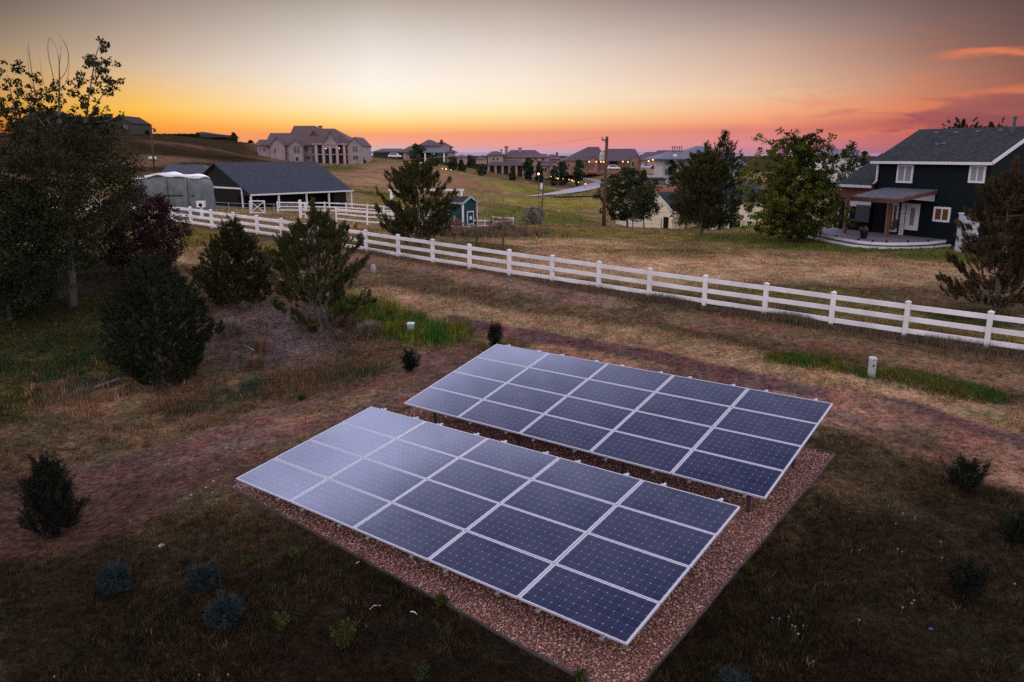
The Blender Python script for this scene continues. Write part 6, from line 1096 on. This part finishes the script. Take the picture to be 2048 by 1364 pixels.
chair(1765, 461, R_(150), 'dark patio chair right of the round table', (.04, .04, .045)); chair(1738, 450, R_(-80), 'dark patio chair behind the round table near the sliding door', (.045, .04, .04)); chair(1783, 468, R_(100), 'dark patio chair beside the right cedar post', (.03, .03, .035))
q = PZ(1838, 462, zd); t = empty('kettle_grill', q, 'dark red kettle grill on the deck by the back door', 'grill'); m = MB(); m.ball(q+V3(0, 0, .85), .3, 14, 10, (1, 1, .8)); m.build('kettle', mat('grill_red', (.13, .025, .018), .3), t, smooth=True); MB().box(q[0]-.04, q[0]+.04, q[1]-.02, q[1]+.02, q[2]+1.08, q[2]+1.15).build('lid_handle', BLACK, t)
for k in range(3): an = k*2.094; MB().tube([q+V3(.15*math.cos(an), .15*math.sin(an), .7), q+V3(.3*math.cos(an), .3*math.sin(an), 0)], [.018, .018], 6).build('leg', DARKM, t)
q = P(1938, 487, 46.2); q[2] = T1(q[0], q[1]); t = empty('storage_cabinet', q, 'tall pale cabinet standing against the dark house behind the rusty spruce', 'cabinet'); sc_ = px(46.2); z2 = P(1938, 429, 46.2)[2]; b_ = MB().box(q[0]-16*sc_, q[0]+16*sc_, q[1], q[1]+.6, q[2]-.1, z2).build('cabinet_body', mat('pale_cabinet', (.34, .39, .43), .6), t); MB().box(q[0]-.012, q[0]+.012, q[1]-.006, q[1]-.001, q[2], z2-.1).build('door_gap', DARKM, b_); MB().box(q[0]-16*sc_-.04, q[0]+16*sc_+.04, q[1]-.04, q[1]+.64, z2, z2+.06).build('cabinet_top', WPAINT, t)

# ------------------------------------------------------------------ cars far away
def car(u, v, Y_, lb, c, Ln=4.6, Hh=1.6):
    q = P(u, v, Y_); zt = T1(q[0], q[1]); q[2] = max(q[2], zt) if abs(q[2]-zt) < 3 else q[2]; t = empty('parked_car', q, lb, 'car', 'cars parked by the far houses'); l = Ln/2; m = MB(); pr = [(-l, .35), (l, .3), (l, .75), (l*.62, .95), (l*.3, Hh), (-l*.55, Hh), (-l*.85, .98), (-l, .92)]
    m.add([(q[0]+x, q[1]-.9, q[2]+z) for x, z in pr]+[(q[0]+x, q[1]+.9, q[2]+z) for x, z in pr], [tuple(range(8)), tuple(range(15, 7, -1))]+[(i, i+8, (i+1) % 8+8, (i+1) % 8) for i in range(8)]); m.build('body', mat('car_'+lb[:5], c, .3, coat=.5), t, bevel=.06)
    m = MB(); w_ = [(-l*.5, Hh-.1), (l*.26, Hh-.1), (l*.5, 1.0), (-l*.72, 1.0)]; m.add([(q[0]+x, q[1]-.92, q[2]+z) for x, z in w_]+[(q[0]+x, q[1]+.92, q[2]+z) for x, z in w_], [(0, 3, 2, 1), (4, 5, 6, 7), (0, 1, 5, 4), (1, 2, 6, 5), (2, 3, 7, 6), (3, 0, 4, 7)]); m.build('windows', GLASS, t)
    for sx1 in (-.62, .62):
        for sy1 in (-.86, .68): MB().tube([(q[0]+sx1*l, q[1]+sy1, q[2]+.33), (q[0]+sx1*l, q[1]+sy1+.2, q[2]+.33)], [.33, .33], 12).build('wheel', BLACK, t)
car(1227, 339, 292, 'white car parked before the open garage of the long brick house', (.7, .7, .74), 4.8, 1.7); car(1294, 337, 288, 'silver car parked left of the dark one by the pink garage wing', (.5, .5, .55)); car(1314, 338, 288, 'black car parked right beside the silver one by the pink wing', (.02, .02, .025), 4.8, 1.8); car(790, 315.5, 275, 'white car parked below the low wing of the hilltop house', (.7, .7, .74))
q = P(306, 325, 190); q[2] = T1(q[0], q[1]); t = empty('water_tank', q, 'small white horizontal tank on the slope behind the left utility pole', 'tank'); MB().tube([q+V3(-.9, 0, .55), q+V3(-.8, 0, .55), q+V3(.8, 0, .55), q+V3(.9, 0, .55)], [.25, .38, .38, .25], 12).build('tank_body', mat('tank_white', (.5, .5, .55), .5), t, smooth=True); MB().box(q[0]-.6, q[0]+.6, q[1]-.2, q[1]+.2, q[2]-.2, q[2]+.25).build('cradle', DARKM, t)

# ------------------------------------------------------------------ small things nearby
q = G(1742, 754); t = empty('utility_pedestal', q, 'grey-white square utility post in the narrow green strip', 'utility pedestal'); hh = (754-711)*px(q[1]); w_ = .085
b_ = MB().box(q[0]-w_, q[0]+w_, q[1]-w_, q[1]+w_, q[2]-.1, q[2]+hh-.09).build('housing', mat('pedestal', (.28, .29, .28), .6, c2=(.38, .38, .37), scale=8), t, bevel=.01); MB().box(q[0]-w_-.012, q[0]+w_+.012, q[1]-w_-.012, q[1]+w_+.012, q[2]+hh-.09, q[2]+hh).build('cap', mat('ped_cap', (.45, .45, .47), .5), t, bevel=.02); MB().box(q[0]-.03, q[0]+.03, q[1]-w_-.004, q[1]-w_, q[2]+hh*.55, q[2]+hh*.66).build('latch', DARKM, b_)
q = G(822, 668); t = empty('utility_pedestal', q, 'pale-topped green utility box sunk in the tall green grass', 'utility box'); zt = P(822, 645, q[1])[2]; MB().box(q[0]-.12, q[0]+.12, q[1]-.11, q[1]+.11, q[2]-.1, zt-.08).build('housing', mat('box_green', (.2, .3, .27), .5), t, bevel=.01); MB().box(q[0]-.14, q[0]+.14, q[1]-.13, q[1]+.13, zt-.08, zt).build('cap', mat('box_pale', (.5, .6, .62), .5), t, bevel=.03)
q = G(747, 546); t = empty('marker_stump', q, 'small grey rounded marker near the fence beyond the pine', 'marker'); hh = 18*px(q[1]); MB().tube([q-V3(0, 0, .1), q+V3(0, 0, hh*.75), q+V3(0, 0, hh)], [.14, .13, .06], 10).build('post', mat('stump_grey', (.28, .26, .27), .8), t, smooth=True)
def rock(u, v, r, c, lb, group='loose stones in the dirt', sq=(1, .8, .5), name='stone', cat='stone'):
    q = G(u, v); m = MB(); m.ball(q, r, 7, 5, sq); m.v = [tuple(q+(V3(*p_)-q)*(1+rng.uniform(-.2, .2))) for p_ in m.v]; o = m.build(name, mat('st_'+str(tuple(round(x, 2) for x in c)), c, .8), None, loc=q); tag(o, lb, cat, group)
rock(323, 1092, .075, (.5, .32, .26), 'flat pinkish stone alone in the grass above the blue spruces', None); rock(551, 889, .06, (.02, .08, .2), 'small blue scrap on the dirt track left of the near array', None, name='blue_scrap', cat='scrap'); rock(803, 724, .035, (.4, .03, .02), 'tiny red ball-like thing by the narrow dark shrub', None, sq=(1, 1, 1), name='red_ball', cat='ball'); rock(1862, 1258, .04, (.05, .06, .2), 'small dull blue scrap in the lower right grass', None, name='blue_scrap', cat='scrap')
for (u, v) in ((452, 896), (466, 898), (476, 902), (489, 897), (425, 985), (412, 975), (427, 962), (455, 895), (382, 990), (436, 940), (320, 908), (710, 812), (1105, 775), (720, 685), (470, 962)): rock(u, v, .022+.012*rng.random(), (.42, .3, .24), 'small pale stone lying on the reddish dirt left of the near array', 'pale pebbles on the dirt track')
def rod(pts, lb):
    Q = [G(*p_)+V3(0, 0, .02) for p_ in pts]; m = MB(); m.tube(Q, [.009]*len(Q), 6); o = m.build('bent_rod', mat('white_rod', (.75, .75, .8), .5), None, loc=Q[0]); tag(o, lb, 'rod', 'bent white rods in the grass')
rod([(740, 1220), (748, 1213), (762, 1213)], 'longer bent white rod lying in the grass below the near array'); rod([(821, 1225), (829, 1226), (834, 1231)], 'shorter bent white rod right of the longer one'); rod([(713, 1128), (719, 1125)], 'tiny straight white rod beside the gravel edging')
rod([(488, 690), (512, 704)], 'pale stick lying on the mulched mound')
q0 = G(190, 778); m = MB(); m.bar(q0+V3(0, 0, .05), G(240, 762)+V3(0, 0, .08), .12, .05); o = m.build('log', mat('log', (.16, .13, .13), .9), None, loc=q0); tag(o, 'grey weathered board lying beneath the largest juniper', 'board')
STEM = mat('seed_stem', (.12, .11, .06), .9); PUFF = mat('seed_head', (.24, .21, .19), .95, bump=1, scale=40)
for i, (zx, zy) in enumerate(((1185, 62), (1275, 97), (1357, 125), (1348, 145), (1230, 170), (1000, 340), (950, 343), (1240, 340), (1270, 358), (1512, 288), (1522, 383), (1270, 710), (1343, 675), (1328, 685), (553, 765), (575, 820), (592, 833), (645, 820), (613, 873), (450, 788), (997, 790), (492, 790), (1980, 548), (710, 1055), (-2600, 1045), (-2440, 1050), (755, 60), (-2380, 1045))):
    u, v = 1400+zx/3.16, 1000+zy/3.16
    if zx < 0: u, v = {-2600: (398, 1357), -2440: (456, 1357), -2380: (109, 1360)}[zx]
    q = G(u, v+4); h_ = rng.uniform(.09, .16); r_ = rng.uniform(.012, .021); t = empty('dandelion', q, 'white dandelion seed head on a short stem in the darkened near grass', 'dandelion', 'dandelion seed heads in the near grass')
    MB().tube([q, q+V3(.01, 0, h_)], [.003, .002], 4).build('stem', STEM, t); MB().ball(q+V3(.01, 0, h_), r_, 8, 6).build('seed_head', PUFF, t, smooth=True)
